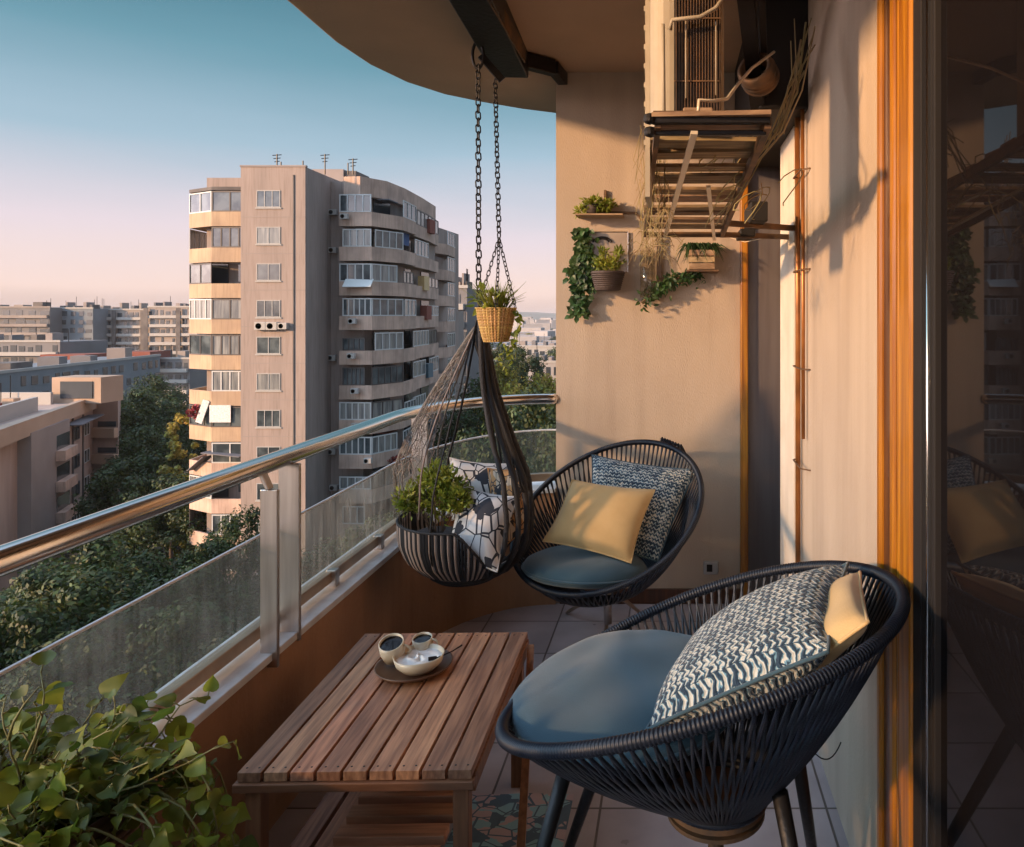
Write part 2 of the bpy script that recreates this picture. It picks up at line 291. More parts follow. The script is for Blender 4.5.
M['b1']=mat('facade_grey',(.19,.18,.185),.9,col2=(.15,.145,.15),nscale=.15); M['b2']=mat('facade_cream',(.32,.27,.24),.9,col2=(.25,.21,.195),nscale=.15)
M['b3']=mat('facade_blue_grey',(.20,.22,.245),.9,col2=(.16,.175,.195),nscale=.15); M['b4']=mat('facade_peach',(.46,.33,.25),.9,col2=(.38,.27,.2),nscale=.2)
M['bwhite']=mat('pale_band',(.38,.36,.345),.85); M['far']=mat('far_white',(.33,.31,.31),.9,island=.3)
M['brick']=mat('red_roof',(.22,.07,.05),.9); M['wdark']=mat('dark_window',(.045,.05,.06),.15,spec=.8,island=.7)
M['awn']=mat('grey_awning',(.14,.14,.16),.7); M['asph']=mat('asphalt',(.05,.05,.05),.9,col2=(.065,.06,.06),nscale=1)
M['treel']=mat('tree_leaf',(.048,.070,.014),.6,col2=(.030,.050,.011),nscale=.5,island=.55,transl=.25)
M['treey']=mat('tree_leaf_yellow',(.38,.29,.04),.6,col2=(.22,.20,.03),nscale=.5,island=.5,transl=.25)
M['bark']=mat('bark',(.10,.07,.05),.9,col2=(.06,.04,.03),nscale=3,bump=.5,bscale=6)
M['grnd']=mat('ground_grass',(.045,.055,.025),.95,col2=(.09,.08,.06),nscale=.03,detail=10)
M['hill']=mat('far_hill',(.10,.12,.10),.95,col2=(.16,.15,.13),nscale=.004,detail=10)
M['waterm']=mat('lake_water',(.05,.08,.11),.15,bump=.2,bscale=.5)
def streaks(m,f=.3):
    n=m.node_tree.nodes; l=m.node_tree.links; b=n['Principled BSDF']; src=b.inputs['Base Color'].links[0].from_socket
    mp=n.new('ShaderNodeMapping'); mp.inputs['Scale'].default_value=(7,7,.5); l.new(n['Texture Coordinate'].outputs['Object'],mp.inputs[0]); z=n.new('ShaderNodeTexNoise'); z.inputs['Scale'].default_value=1; z.inputs['Detail'].default_value=8; l.new(mp.outputs[0],z.inputs['Vector'])
    r=n.new('ShaderNodeValToRGB'); r.color_ramp.elements[0].position=.30; r.color_ramp.elements[1].position=.52; r.color_ramp.elements[0].color=(.45,.40,.36,1); l.new(z.outputs[0],r.inputs[0])
    x=n.new('ShaderNodeMixRGB'); x.blend_type='MULTIPLY'; x.inputs[0].default_value=f; l.new(src,x.inputs[1]); l.new(r.outputs[0],x.inputs[2]); l.new(x.outputs[0],b.inputs['Base Color'])
streaks(M['stucco'],.28); streaks(M['tw'],.35); streaks(M['band'],.4); streaks(M['bandy'],.35); streaks(M['parapet'],.4); streaks(M['stucco_pale'],.25)
# ---------------- setting ----------------
GZ=-24.0
MB().bx(-6000,6000,-3000,9000,GZ-1,GZ).build('ground',M['grnd'],kind='structure')
MB().bx(-75,75,88,96,GZ+.01,GZ+.06).build('road',M['asph'],kind='structure')
h=MB(); G=[]
for j in range(14):
    row=[]
    for i in range(90):
        x=-4800+i*110; y=3600+j*130; t=j/13
        z=GZ+ (26+9*math.sin(i*.21)+7*math.sin(i*.55+1)+4*math.sin(i*1.3))*math.sin(math.pi*t)**.8
        row.append((x,y,z if 0<j<13 else GZ-1))
    G.append(row)
h.grid(G); h.build('hills',M['hill'],smooth=True,kind='structure')
MB().bx(-1500,400,2300,3000,GZ+.01,GZ+.12).build('lake',M['waterm'],kind='structure')
# balcony plan
WX=.475; BY=3.7; CEIL=2.655
def rpath(n=24,off=0,y0=-2.5,lip=0):        # rail centre line, off>0 is outwards (left)
    pts=[(-1.15-off,y0),(-1.15-off,-1),(-1.15-off,.5),(-1.15-off,1.8),(-1.15-off,3.0)]
    for i in range(1,n+1):
        a=math.pi/2*i/n; x=-.59-.56*math.cos(a); y=3.0+.70*math.sin(a)
        nx,ny=-math.cos(a)/.56,math.sin(a)/.70; q=math.hypot(nx,ny); pts.append((x+nx/q*off,y+ny/q*off))
    return pts
def rise(y): return .085*max(0,(y-2.9)/.8)**1.5
def band(off0,off1,z0,z1,r0=0,r1=0,y0=-2.5,pts=None,s=None):
    b=s or MB(); A=rpath(24,off0,y0); B=rpath(24,off1,y0); G=[]
    for p,q in zip(A,B):
        k=rise(p[1]); G.append([(p[0],p[1],z0+k*r0),(p[0],p[1],z1+k*r1),(q[0],q[1],z1+k*r1),(q[0],q[1],z0+k*r0)])
    G=[g[::-1] for g in G]
    b.grid(G,cv=True); b.add(G[0],[(0,1,2,3)]); b.add(G[-1],[(3,2,1,0)]); return b
fl=rpath(24,.02); MB().prism(fl+[(-.59,3.72),(.9,3.72),(.9,-2.5)],-.22,0).build('floor',M['tiles'],kind='structure')
SL=[(-1.5,-2.5),(-1.5,2.9),(-1.51,3.3),(-1.48,3.6),(-1.40,3.87),(-1.27,4.08),(-1.10,4.23),(-.90,4.37),(-.70,4.47),(-.45,4.53),(0,4.56),(.9,4.56),(.9,-2.5)]
MB().prism(SL,CEIL,CEIL+.28).build('ceiling',M['ceiling'],kind='structure',bevel=.012)
MB().bx(-.59,.33,BY,BY+.25,-.22,CEIL-.002).build('back_wall',M['stucco'],kind='structure')
MB().prism([(WX,1.712),(WX,3.22),(WX+.02,3.24),(.9,3.24),(.9,1.712)],-.22,CEIL-.002).build('right_wall',M['stucco'],kind='structure')
MB().bx(.9,1.0,-2.5,4.5,-.22,CEIL-.002).build('inner_wall',M['stucco'],kind='structure')
MB().bx(-1.28,.9,-2.65,-2.5,-.22,.9).build('rear_parapet',M['parapet'],kind='structure')
band(-.02,.13,-.3,.478,r1=1).build('parapet',M['parapet'],kind='structure')
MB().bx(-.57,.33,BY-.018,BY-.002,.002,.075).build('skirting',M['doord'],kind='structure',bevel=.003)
MB().bx(-1.6,-.35,-2.6,.2,-24,-.35).bx(-.35,2,-2.6,4.4,-24,-.35).build('lower_facade',M['stucco'],kind='structure')
# white reveal strip on the corner of the right wall
MB().bx(WX-.012,WX-.001,2.86,3.222,.002,2.2).build('reveal_board',M['stucco_pale'],label='pale cream vertical board at the far corner of the right wall',cat='trim board')
# far door at the back corner
fd=thing('glazed_door','narrow grey glazed door with orange frame in the back corner','door',(.5,BY,0))
MB().bx(.331,.368,BY-.03,BY+.06,0,CEIL-.01).build('door_frame',M['doorw'],fd,bevel=.004)
MB().bx(.37,.898,BY+.01,BY+.03,.0,CEIL-.01).build('door_panel',M['greyp'],fd)
# railing
rl=thing('balcony_railing','polished steel balcony railing with dirty glass panels on the parapet','railing',(-1.15,2,.5))
# sill: part of the railing assembly on the parapet
band(-.035,.145,.478,.50,r0=1,r1=1).build('sill',M['sillm'],rl,bevel=.003)
HR=[(x,y,1.02) for x,y in rpath(40)]
rr=[]
for a,b in zip(HR[:-1],HR[1:]):
    n=max(1,int((Vector(b)-Vector(a)).length/.12)); rr+=[tuple(Vector(a).lerp(Vector(b),i/n)) for i in range(n)]
rr.append((-.59,3.715,1.02))
MB().tube(rr,.026,20).build('handrail',M['steel'],rl,smooth=True)
band(.03,.065,.515,.552,r0=1,r1=1,y0=-2.4).build('bottom_rail',M['bronze'],rl,bevel=.003)
def panel(a0,a1,gm='rglass'):
    P=rpath(40,.047)
    # resample path by arclength in y or index
    D=[];acc=0
    for i,p in enumerate(P):
        if i: acc+=math.hypot(p[0]-P[i-1][0],p[1]-P[i-1][1])
        D.append(acc)
    def ev(s):
        for i in range(1,len(P)):
            if D[i]>=s: t=(s-D[i-1])/(D[i]-D[i-1]); return (P[i-1][0]*(1-t)+P[i][0]*t,P[i-1][1]*(1-t)+P[i][1]*t)
        return P[-1]
    n=max(2,int((a1-a0)/.06)); G=[];E=[]
    for i in range(n+1):
        s=a0+(a1-a0)*i/n; x,y=ev(s); k=rise(y); G.append([(x,y,.54+k),(x,y,.80+k*.6)]); E.append((x,y,.803+k*.6))
    g=MB().grid(G).build('glass_panel',M[gm],rl)
    MB().tube(E,.0045,6).build('glass_edge',M['sillm'],g)
S0=2.5
panel(.1,S0+.61); panel(S0+.64,S0+2.165); panel(S0+2.21,S0+3.255,'rglass2'); panel(S0+3.275,S0+4.22)
def post(y,xo,w_=.052,bend=.03):
    b=MB(); b.bx(-1.155+xo,-1.105+xo,y-.006,y+.006,.46,.955); b.bar((-1.13+xo,y,.955),(-1.145,y,1.0),.03,.01)
    return b.build('post',M['brushed'],rl,bevel=.003)
post(2.06,.005); 
MB().bx(-1.172,-1.108,2.19,2.202,.475,1.0).build('post',M['brushed'],rl,bevel=.003)
MB().bx(-1.16,-1.11,.62,.632,.46,1.0).build('post',M['brushed'],rl,bevel=.003)
MB().bx(-1.155,-1.085,3.255,3.27,.52,1.0).build('post',M['brushed'],rl,bevel=.003)
for y in (.9,1.62,2.55,2.95):
    MB().bx(-1.20,-1.165,y,y+.03,.50,.56).build('clamp',M['brushed'],rl,bevel=.003)
# sliding door on the right
sdn=thing('patio_door','dark glass patio door in a glossy orange wooden frame at the right edge','door',(WX,1.4,0))
b=MB()
for y0,y1,x in ((1.685,1.712,.468),(1.575,1.605,.466),(1.54,1.56,.468),(1.445,1.52,.460)): b.bx(x,.56,y0,y1,0,CEIL-.003)
b.build('door_frame',M['doorw'],sdn,bevel=.006)
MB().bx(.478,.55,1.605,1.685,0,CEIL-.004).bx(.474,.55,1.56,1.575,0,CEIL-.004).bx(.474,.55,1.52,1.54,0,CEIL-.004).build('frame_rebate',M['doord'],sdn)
MB().bx(.465,.55,1.395,1.44,0,CEIL-.005).bx(.468,.55,1.33,1.345,0,CEIL-.005).build('gasket',M['black'],sdn,bevel=.002)
MB().bx(.466,.54,1.345,1.395,0,CEIL-.006).build('sash',mat('grey_sash',(.012,.011,.011),.6,0,spec=.2),sdn,bevel=.003)
MB().tube([(.466,1.36,.0),(.466,1.36,2.2)],.003,8).build('sash_handle',M['chrome'],sdn,smooth=True)
MB().bx(.48,.50,-2.5,1.33,0,CEIL-.004).build('glass_pane',M['dglass'],sdn)
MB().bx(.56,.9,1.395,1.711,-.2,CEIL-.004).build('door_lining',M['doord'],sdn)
# ---------------- ceiling beam ----------------
bm=thing('steel_beam','black steel beam bolted under the ceiling carrying the chains','beam',(-.72,2.9,2.535))
MB().bar((-.68,2.0,2.594),(-.75,3.42,2.594),.155,.118).build('girder',M['iron'],bm,bevel=.006)
ab=MB(); pp=[at(528,82,3.40),at(548,86,3.48),at(556,92,3.6)]
ab.bar((-.72,3.39,2.615),(-.575,3.52,2.615),.05,.07); ab.bar((-.575,3.52,2.618),(-.555,3.695,2.618),.05,.06)
ab.build('end_arm',M['iron'],bm,bevel=.004)
MB().bx(-.648,-.642,2.1,3.2,2.53,2.60).build('side_flange',M['rust'],bm)
lp=MB(); 
for c in ((-.80,3.02),): 
    P=[(c[0]+.022*math.cos(a),c[1],2.50+.055*math.sin(a)) for a in np.linspace(0,2*math.pi,20,endpoint=False)]; lp.tube(P,.006,8,closed=True)
lp.bar((-.79,3.02,2.50),(-.71,3.06,2.41),.012,.03)
lp.build('hook_ring',M['iron'],bm,smooth=False)
def chain(s,a,b,l=.036,w_=.011,r=.0032):
    a=Vector(a);b=Vector(b);n=max(1,int((b-a).length/(l*.78))); d=(b-a).normalized(); st=(b-a)/n; u=d.orthogonal().normalized(); v=d.cross(u)
    for i in range(n):
        c=a+st*(i+.5); q=(u if i%2 else v); j1=rnd.uniform(-.25,.25); q=(q+ (v if i%2 else u)*j1).normalized(); P=[]
        hl=l/2-w_
        for k in range(12):
            t=2*math.pi*k/12; P.append(c+d*(math.sin(t)*w_+(hl if math.sin(t)>0 else -hl))+q*math.cos(t)*w_)
        s.tube(P,r,5,closed=True)
# ---------------- hanging chair ----------------
HC=Vector((-.815,2.9,0)); AP=Vector((-.765,2.9,1.42))
hc=thing('hanging_chair','black rope hanging chair with macrame net and striped basket seat','hanging chair',(-.815,2.9,.395))
s=MB(); chain(s,(-.80,3.02,2.46),AP+Vector((0,0,.02))); s.build('chain',M['iron'],hc,smooth=True)
def prof(z):   # radius of the rope cage
    K=[(.415,.02),(.425,.09),(.455,.165),(.51,.220),(.58,.246),(.68,.25),(.80,.235),(.95,.165),(1.15,.085),(1.42,.012)]
    for (z0,r0),(z1,r1) in zip(K[:-1],K[1:]):
        if z<=z1: t=(z-z0)/(z1-z0); return r0+(r1-r0)*t
    return .01
def cage(z,a,k=1,lean=0):
    c=HC.lerp(AP,max(0,min(1,(z-.75)/.67))); r=prof(z)*k
    return Vector((c.x+r*math.cos(a),c.y+r*math.sin(a),z))
zs=[1.42-.04*i for i in range(25)]+[.445,.43,.423,.418]
s=MB()
for a,rad,tw in ((.05,.012,0),(.2,.009,.1),(-.25,.012,.05),(-.55,.011,.1),(-.82,.010,.12),(.55,.009,0),(.9,.008,0),(1.3,.007,0),(-1.9,.0035,.1),(2.2,.005,0)):
    P=[cage(z,a+tw*math.sin((z-.4)*5)+rnd.uniform(-.01,.01),1.02) for z in zs]; s.tube(P,rad,7)
for i in range(16):   # bundle at the apex
    a=i*.4; P=[AP+Vector((.010*math.cos(a),.010*math.sin(a),.0)),AP+Vector((.016*math.cos(a)+.004,.016*math.sin(a),-.10)),cage(1.12,-.2+.09*i,.85),cage(.9,-.3+.1*i,.95),cage(.76,-.5+.12*i,1.0)]
    s.tube(P,.005,6)
s.build('rope_cage',M['rope'],hc,smooth=True)
# striped woven seat
s=MB(); n=132
for i in range(n):
    a0=2*math.pi*i/n; a=a0+math.pi/n; da=2*math.pi/n*.46
    # top height: high on the camera-left side, dips on the right where the pillow shows
    rel=math.cos(a-R(215)); top=.455+.20*max(0,min(1,(rel+.15)/.6)); 
    zz=np.linspace(.418,top,12); s.k=0 if (i%2==0) or (i%11 in(3,4)) else 1
    G=[[cage(z,a-da,1),cage(z,a,1.035),cage(z,a+da,1)] for z in zz]; s.grid(G)
    G=[[cage(z,a+da,.98),cage(z,a-da,.98)] for z in zz]; s.grid(G)
s.build('basket_seat',[M['stripe_d'],M['stripe_l']],hc,smooth=True)
s=MB()
P=[]
for i in range(60):
    a=2*math.pi*i/60; rel=math.cos(a-R(215)); P.append(cage(.455+.20*max(0,min(1,(rel+.15)/.6)),a,1.02))
s.tube(P,.005,8,closed=True); P=[cage(.44,2*math.pi*i/40,1.02) for i in range(40)]; s.tube(P,.012,8,closed=True); s.tube([p+Vector((0,0,-.018)) for p in [cage(.445,2*math.pi*i/40,.8) for i in range(40)]],.012,8,closed=True)
s.build('seat_hoop',M['rope'],hc,smooth=True)
# macrame net on the left
s=MB(); nr=random.Random(3); TH=np.linspace(R(135),R(240),15)
def netp(a,z):
    t=(1.40-z)/.55; t=max(0,min(1,t)); r=.012+.27*t**.9; c=AP.lerp(HC,t*.75); return Vector((c.x+r*math.cos(a)-.03*t*math.sin(t*3.1),c.y+r*math.sin(a)*.8,z))
for a in TH:
    P=[netp(a+nr.uniform(-.05,.05)*(1 if k else 0),1.40-.035*k) for k in range(17)]
    e_=P[-1]; L_=nr.uniform(.03,.20)
    P+= [e_+Vector((nr.uniform(-.01,.01),nr.uniform(-.01,.01),-L_*q)) for q in (.3,.6,1)]
    s.tube(P,nr.choice([.0011,.0016,.002]),4)
for k in range(2,17):
    z0=1.40-.034*k; P=[netp(a,z0+.012*math.sin(a*9+k)+nr.uniform(-.01,.01)) for a in np.linspace(R(135),R(240),22)]; s.tube(P,nr.choice([.0009,.0013]),4)
for k in range(150):
    a=nr.uniform(R(135),R(240)); z0=nr.uniform(.86,1.32); a2=a+nr.uniform(-.22,.22); p,q=netp(a,z0),netp(a2,z0-nr.uniform(.02,.08)); m_=(p+q)/2+Vector((nr.uniform(-.012,.012),nr.uniform(-.01,.01),-.01)); s.tube([p,m_,q],.0010,4)
for a in (R(130),R(190),R(245)):
    P=[netp(a,1.40-.035*k) for k in range(17)]; P+=[cage(.70,a,1.02)]; s.tube(P,.0035,5)
s.build('macrame_net',M['net'],hc,smooth=True)
# ---------------- pillows ----------------
def pillow(name,corners,th,m,n=22,pinch=.10,**k):
    A,B,Cc,D=[Vector(c) for c in corners]   # A bottom-left, B bottom-right, C top-right, D top-left
    nn=(B-A).cross(D-A).normalized(); ctr=(A+B+Cc+D)/4; s=MB()
    for sg in (1,-1):
        G=[]
        for i in range(n+1):
            row=[]
            for j in range(n+1):
                u=i/n; v=j/n; uu=2*u-1; vv=2*v-1
                pu=uu*(1-pinch*(1-vv*vv)*abs(uu)**3) ; pv=vv*(1-pinch*(1-uu*uu)*abs(vv)**3)
                pu=.5+pu/2; pv=.5+pv/2
                p=A*(1-pu)*(1-pv)+B*pu*(1-pv)+Cc*pu*pv+D*(1-pu)*pv
                hgt=th*.5*(max(0,1-uu**4)*max(0,1-vv**4))**.55*(1-.15*(uu*uu+vv*vv))
                hgt+=.004*math.sin(9*u+3*v)*(1-uu*uu)*(1-vv*vv)+.004*math.sin(7*v-4*u+1)*(1-uu*uu)*(1-vv*vv)
                row.append(p+nn*hgt*sg)
            G.append(row)
        if sg<0: G=G[::-1]
        s.grid(G)
    E=[]
    for t in np.linspace(0,4,4*n,endpoint=False):
        q=int(t); f_=t-q; u,v=((f_,0),(1,f_),(1-f_,1),(0,1-f_))[q]; uu=2*u-1; vv=2*v-1
        pu=.5+uu*(1-pinch*(1-vv*vv)*abs(uu)**3)/2; pv=.5+vv*(1-pinch*(1-uu*uu)*abs(vv)**3)/2
        E.append(A*(1-pu)*(1-pv)+B*pu*(1-pv)+Cc*pu*pv+D*(1-pu)*pv)
    o=s.build(name,m,smooth=True,**k)
    MB().tube(E,.0035,6,closed=True).build('piping',m if m!=M['knit'] else M['cush'],o,smooth=True)
    return o
pillow('pillow',[at(446,563,2.74),at(497,572,2.70),at(518,497,2.84),at(461,484,2.90)],.15,M['printw'],label='white pillow with black line print lying in the hanging chair',cat='pillow')
pillow('pillow',[at(452,520,2.96),at(512,512,2.98),at(512,464,3.04),at(450,458,3.04)],.10,M['printw'],label='white black-marked pillow standing behind the leafy plant in the hanging chair',cat='pillow')
pillow('pillow',[at(494,560,2.83),at(527,530,2.90),at(527,465,2.97),at(488,468,2.98)],.09,M['printb'],label='brown and black triangle print pillow at the right of the hanging chair',cat='pillow')
# ---------------- leaves ----------------
def leaf(s,p,d,nrm,l,w_,fold=.18,curl=.25):
    p=Vector(p); d=Vector(d).normalized(); x=d.cross(Vector(nrm)); x=x.normalized() if x.length>1e-5 else d.orthogonal().normalized(); z=x.cross(d).normalized()
    def q(t,sd,wd): return p+d*l*t+x*sd*w_*wd/2+z*(fold*w_*wd*.5*abs(sd)-curl*l*t*t)
    s.add([q(0,0,0),q(.18,-1,.85),q(.18,0,0),q(.18,1,.85),q(.5,-1,1),q(.5,0,0),q(.5,1,1),q(.82,-1,.5),q(.82,0,0),q(.82,1,.5),q(1.05,0,0)],
      [(0,2,1),(0,3,2),(1,2,5,4),(2,3,6,5),(4,5,8,7),(5,6,9,8),(7,8,10),(8,9,10)])
def rv(r,s_=1): return Vector((r.gauss(0,1),r.gauss(0,1),r.gauss(0,1))).normalized()*s_
def leafh(s,p,d,nrm,l,w_,fold=.25,curl=.25,r=None):
    p=Vector(p); d=Vector(d).normalized(); x=d.cross(Vector(nrm)); x=x.normalized() if x.length>1e-5 else d.orthogonal().normalized(); z=x.cross(d).normalized()
    O=[(-.06,.42),(.06,.80),(.22,1.0),(.42,.95),(.62,.72),(.80,.40),(.92,.16)]; ph=r.random()*6; vs=[]
    for t,wd in O:
        for sd in (-1,-.55,0,.55,1):
            tt=t if abs(sd)>.3 else max(t,0); vs.append(p+d*l*tt+x*sd*w_*wd*.55+z*(fold*w_*wd*.5*sd*sd-curl*l*t*t+.05*l*math.sin(t*9+ph)*sd))
    n=len(O); fs=[(i*5+j,i*5+j+1,(i+1)*5+j+1,(i+1)*5+j) for i in range(n-1) for j in range(4)]
    vs.append(p+d*l*1.06-z*curl*l*1.1); fs+=[((n-1)*5+j,(n-1)*5+j+1,n*5) for j in range(4)]
    s.add(vs,fs)
def bush(s,c,rad,n,l,w_,r,flat=1,up=.3,shell=.5):
    c=Vector(c)
    for i in range(n):
        d=rv(r); q=rad*(shell+(1-shell)*r.random())*(.8+.25*math.sin(d.x*5+d.z*4+c.x*9)); p=c+Vector((d.x*q,d.y*q,d.z*q*flat)); leaf(s,p,d+Vector((0,0,up))+rv(r,.6),rv(r),l*r.uniform(.6,1.3),w_*r.uniform(.7,1.2))
# plant in hanging chair
pt=thing('potted_plant','leafy green plant in a dark pot inside the hanging chair','plant',(-.94,2.80,.50)); r=random.Random(5)
c=at(437,492,2.80)
MB().lathe([(.05,.5),(.065,.5),(.08,.62),(.078,.62),(.05,.60)],(c.x,2.80,0),24).build('pot',M['potd'],pt,smooth=True)
s=MB(); 
for dx,dz,rd in ((-.10,-.03,.06),(-.05,.0,.075),(0,.045,.075),(.05,.01,.08),(.09,-.02,.06),(.01,-.03,.09)): bush(s,c+Vector((dx,rnd.uniform(-.03,.03),dz)),rd,380,.021,.010,r,shell=.3)
s.build('foliage',M['leafy'],pt)
s=MB()
for i in range(26): a=r.random()*6.3; q=r.uniform(.03,.13); s.tube([(c.x+.02*math.cos(a),2.8+.02*math.sin(a),.61),(c.x+q*.6*math.cos(a),2.8+q*.5*math.sin(a),.70),(c.x+q*math.cos(a),2.8+q*.8*math.sin(a),.78)],.0016,4)
s.build('stem',M['bark'],pt)
# hanging planter
hp=thing('hanging_planter','yellow wicker pot with grassy plant hanging on chains','planter',at(497,342,2.72)); c=at(496,325,2.72)
s=MB(); n=30
for i in range(n):
    a=2*math.pi*i/n; a2=2*math.pi*(i+.86)/n; G=[]
    for t in np.linspace(0,1,8):
        rd=.042+.030*t**.8; z=c.z-.062+.125*t; G.append([(c.x+rd*math.cos(q),c.y+rd*math.sin(q),z) for q in (a,a2)]+[])
    G=[[Vector(g[0]),Vector(g[0]).lerp(Vector(g[1]),.5)+Vector((math.cos(a+.1),math.sin(a+.1),0))*.003,Vector(g[1])] for g in G]; s.grid(G)
for k in range(13): 
    t=k/12; rd=.043+.030*t**.8; s.tube([(c.x+(rd+.0015*math.sin(i*math.pi/2+k*math.pi))*math.cos(2*math.pi*i/60),c.y+(rd+.0015*math.sin(i*math.pi/2))*math.sin(2*math.pi*i/60),c.z-.06+.122*t) for i in range(60)],.0022,5,closed=True)
s.lathe([(.001,c.z-.06),(.042,c.z-.06)],(c.x,c.y,0),30)
s.build('wicker_pot',M['wicker'],hp)
MB().lathe([(.001,c.z+.045),(.066,c.z+.045)],(c.x,c.y,0),30).build('soil',M['soil'],hp)
s=MB(); top=at(499,238,2.75); 
chain(s,(-.735,3.04,2.41),top,l=.030,w_=.009,r=.0026)
for a in (R(170),R(20),R(285)): chain(s,top,(c.x+.071*math.cos(a),c.y+.071*math.sin(a),c.z+.06),l=.022,w_=.006,r=.0018)
s.build('chain',M['iron'],hp,smooth=True)
s=MB(); r=random.Random(11)
for i in range(150):
    a=r.random()*6.3; q=r.uniform(.01,.085); hh=r.uniform(.04,.12); p0=Vector((c.x+.04*math.cos(a)*r.random(),c.y+.04*math.sin(a)*r.random(),c.z+.045)); p2=p0+Vector((q*math.cos(a),q*math.sin(a),hh)); s.tube([p0,p0.lerp(p2,.5)+Vector((0,0,.015)),p2],[.0016,.0013,.0004],4)
for i in range(26): d=rv(r); p=c+Vector((-.03+.05*d.x,.05*d.y,.09+.04*d.z)); leaf(s,p,d,rv(r),.035,.022)
for i in range(40):
    t=i/40; p=Vector((c.x+.075+.02*math.sin(t*6),c.y-.02,c.z+.06-.20*t)); leaf(s,p,rv(r)+Vector((0,0,-.5)),rv(r),.026,.016)
for i in range(20):
    t=i/20; p=Vector((c.x+.03+.015*math.sin(t*9),c.y-.03,c.z-.06-.12*t)); leaf(s,p,rv(r)+Vector((0,0,-.6)),rv(r),.018,.01)
s.tube([(c.x+.07,c.y-.02,c.z+.06),(c.x+.085,c.y-.02,c.z),(c.x+.075,c.y-.02,c.z-.13)],.0012,4)
s.build('foliage',M['leafy'],hp)
# ---------------- woven chairs ----------------
def frame_of(q):
    X,Y,h_,az_,t,a,b,sd_,eg=q
    Fv=Vector((math.cos(az_)*math.cos(t),math.sin(az_)*math.cos(t),-math.sin(t))); S=Vector((-math.sin(az_),math.cos(az_),0)); Nn=Fv.cross(S); Nn=Nn*(1 if Nn.z>0 else -1)
    return Vector((X,Y,h_)),Fv,S,Nn
def rimpt(q,th):
    c,Fv,S,Nn=frame_of(q); a,b,sd_,eg=q[5:]; return c+Fv*a*math.cos(th)+S*b*math.sin(th)*(1+eg*math.cos(th))+Nn*sd_*math.cos(2*th)
def woven_chair(q,hub,hr,label,ncord,rimr,bulge):
    t=thing('woven_chair',label,'chair',(hub[0],hub[1],0)); hub=Vector(hub)
    n=1440; P=[rimpt(q,2*math.pi*i/n) for i in range(n)]; nw=180
    s=MB(); rad=[rimr*(1+.10*math.cos(2*math.pi*(i%4)/4)) for i in range(n)]; s.tube(P,rad,10,closed=True); s.build('rim',M['rimc'],t,smooth=True)
    s=MB(); cen=frame_of(q)[0]
    def surf(th,u,k=1.0):
        A=rimpt(q,th); B=hub+Vector((hr*math.cos(th+q[3]),hr*math.sin(th+q[3]),0)); mid=A.lerp(B,.5); out=Vector((A.x-hub.x,A.y-hub.y,0)); dn=Vector((0,0,-1))
        ctl=mid+out*bulge[0]*k+dn*bulge[1]*k
        return A*(1-u)**2+ctl*2*u*(1-u)+B*u*u
    for i in range(ncord):
        th=2*math.pi*(i+ (.22 if i%2 else -.22))/ncord; tw=.10*(1 if i%2 else -1)
        PP=[surf(th+tw*u_,u_) for u_ in np.linspace(0,1,12)]; s.tube(PP,.0034,5,cap=False)
    s.build('cord_weave',M['cord'],t,smooth=True)
    s=MB(); 
    for z,rr_ in ((0,1.0),(.012,1.03)): s.tube([hub+Vector((hr*rr_*math.cos(a),hr*rr_*math.sin(a),z)) for a in np.linspace(0,2*math.pi,120,endpoint=False)],[.009*(1+.1*(i%2)) for i in range(120)],8,closed=True)
    s.build('lower_hoop',M['rimc'],t,smooth=True)
    return t,surf
def cushion(parent,c,rx,ry,th,tilt_az,tilt,edge=.35,wr=.006,dome=.35):
    c=Vector(c); Mx=Matrix.Rotation(tilt,3,Vector((-math.sin(tilt_az),math.cos(tilt_az),0))); n=96; s=MB(); G=[]
    prf=[(0,1),(.1,1),(.2,.995),(.3,.985),(.4,.97),(.5,.945),(.6,.91),(.7,.86),(.78,.79),(.85,.69),(.91,.55),(.955,.4),(.985,.2),(1,0),(.985,-.2),(.93,-.42),(.82,-.5),(.5,-.5),(0,-.5)]
    for rr_,zz in prf:
        row=[]
        for k in range(n):
            a=2*math.pi*k/n; X_=rr_*math.cos(a); Y_=rr_*math.sin(a); w2=wr*(zz>0)*(1-rr_**4)*(math.sin(4.1*X_+2.3*Y_+1)+.7*math.sin(7*Y_-3*X_+.5)+.4*math.sin(11*X_+6*Y_)+.35*math.sin(3+13*Y_*X_+8*X_))
            row.append(c+Mx@Vector((rx*rr_*math.cos(a),ry*rr_*math.sin(a),th*zz+w2)))
        G.append(row)
    s.grid([g+[g[0]] for g in G]); o=s.build('seat_cushion',M['cush'],parent,smooth=True)
    sub=o.modifiers.new('s','SUBSURF'); sub.levels=1; sub.render_levels=1
    s=MB(); s.tube([c+Mx@Vector((rx*1.002*math.cos(a),ry*1.002*math.sin(a),0)) for a in np.linspace(0,2*math.pi,90,endpoint=False)],.0045,6,closed=True); s.build('piping',M['cush'],o,smooth=True)
Q1=(.048,1.471,.782,2.803,.354,.412,.374,-.010,-.018)
ch1,sf1=woven_chair(Q1,(.085,1.51,.468),.100,'large navy woven cord chair with blue seat cushion in the right foreground',250,.0118,(.10,.012))
s=MB(); s.lathe([(.001,.425),(.09,.425),(.10,.430),(.10,.438),(.001,.440)],(.085,1.51,0),40); s.lathe([(.001,.446),(.10,.446),(.10,.464),(.001,.464)],(.085,1.51,0),40); s.tube([(.085,1.5,.43),(.085,1.5,.02)],.016,14); s.lathe([(.001,.001),(.16,.001),(.16,.012),(.02,.025),(.001,.025)],(.085,1.50,0),40); s.build('swivel_base',M['rust'],ch1,smooth=False)
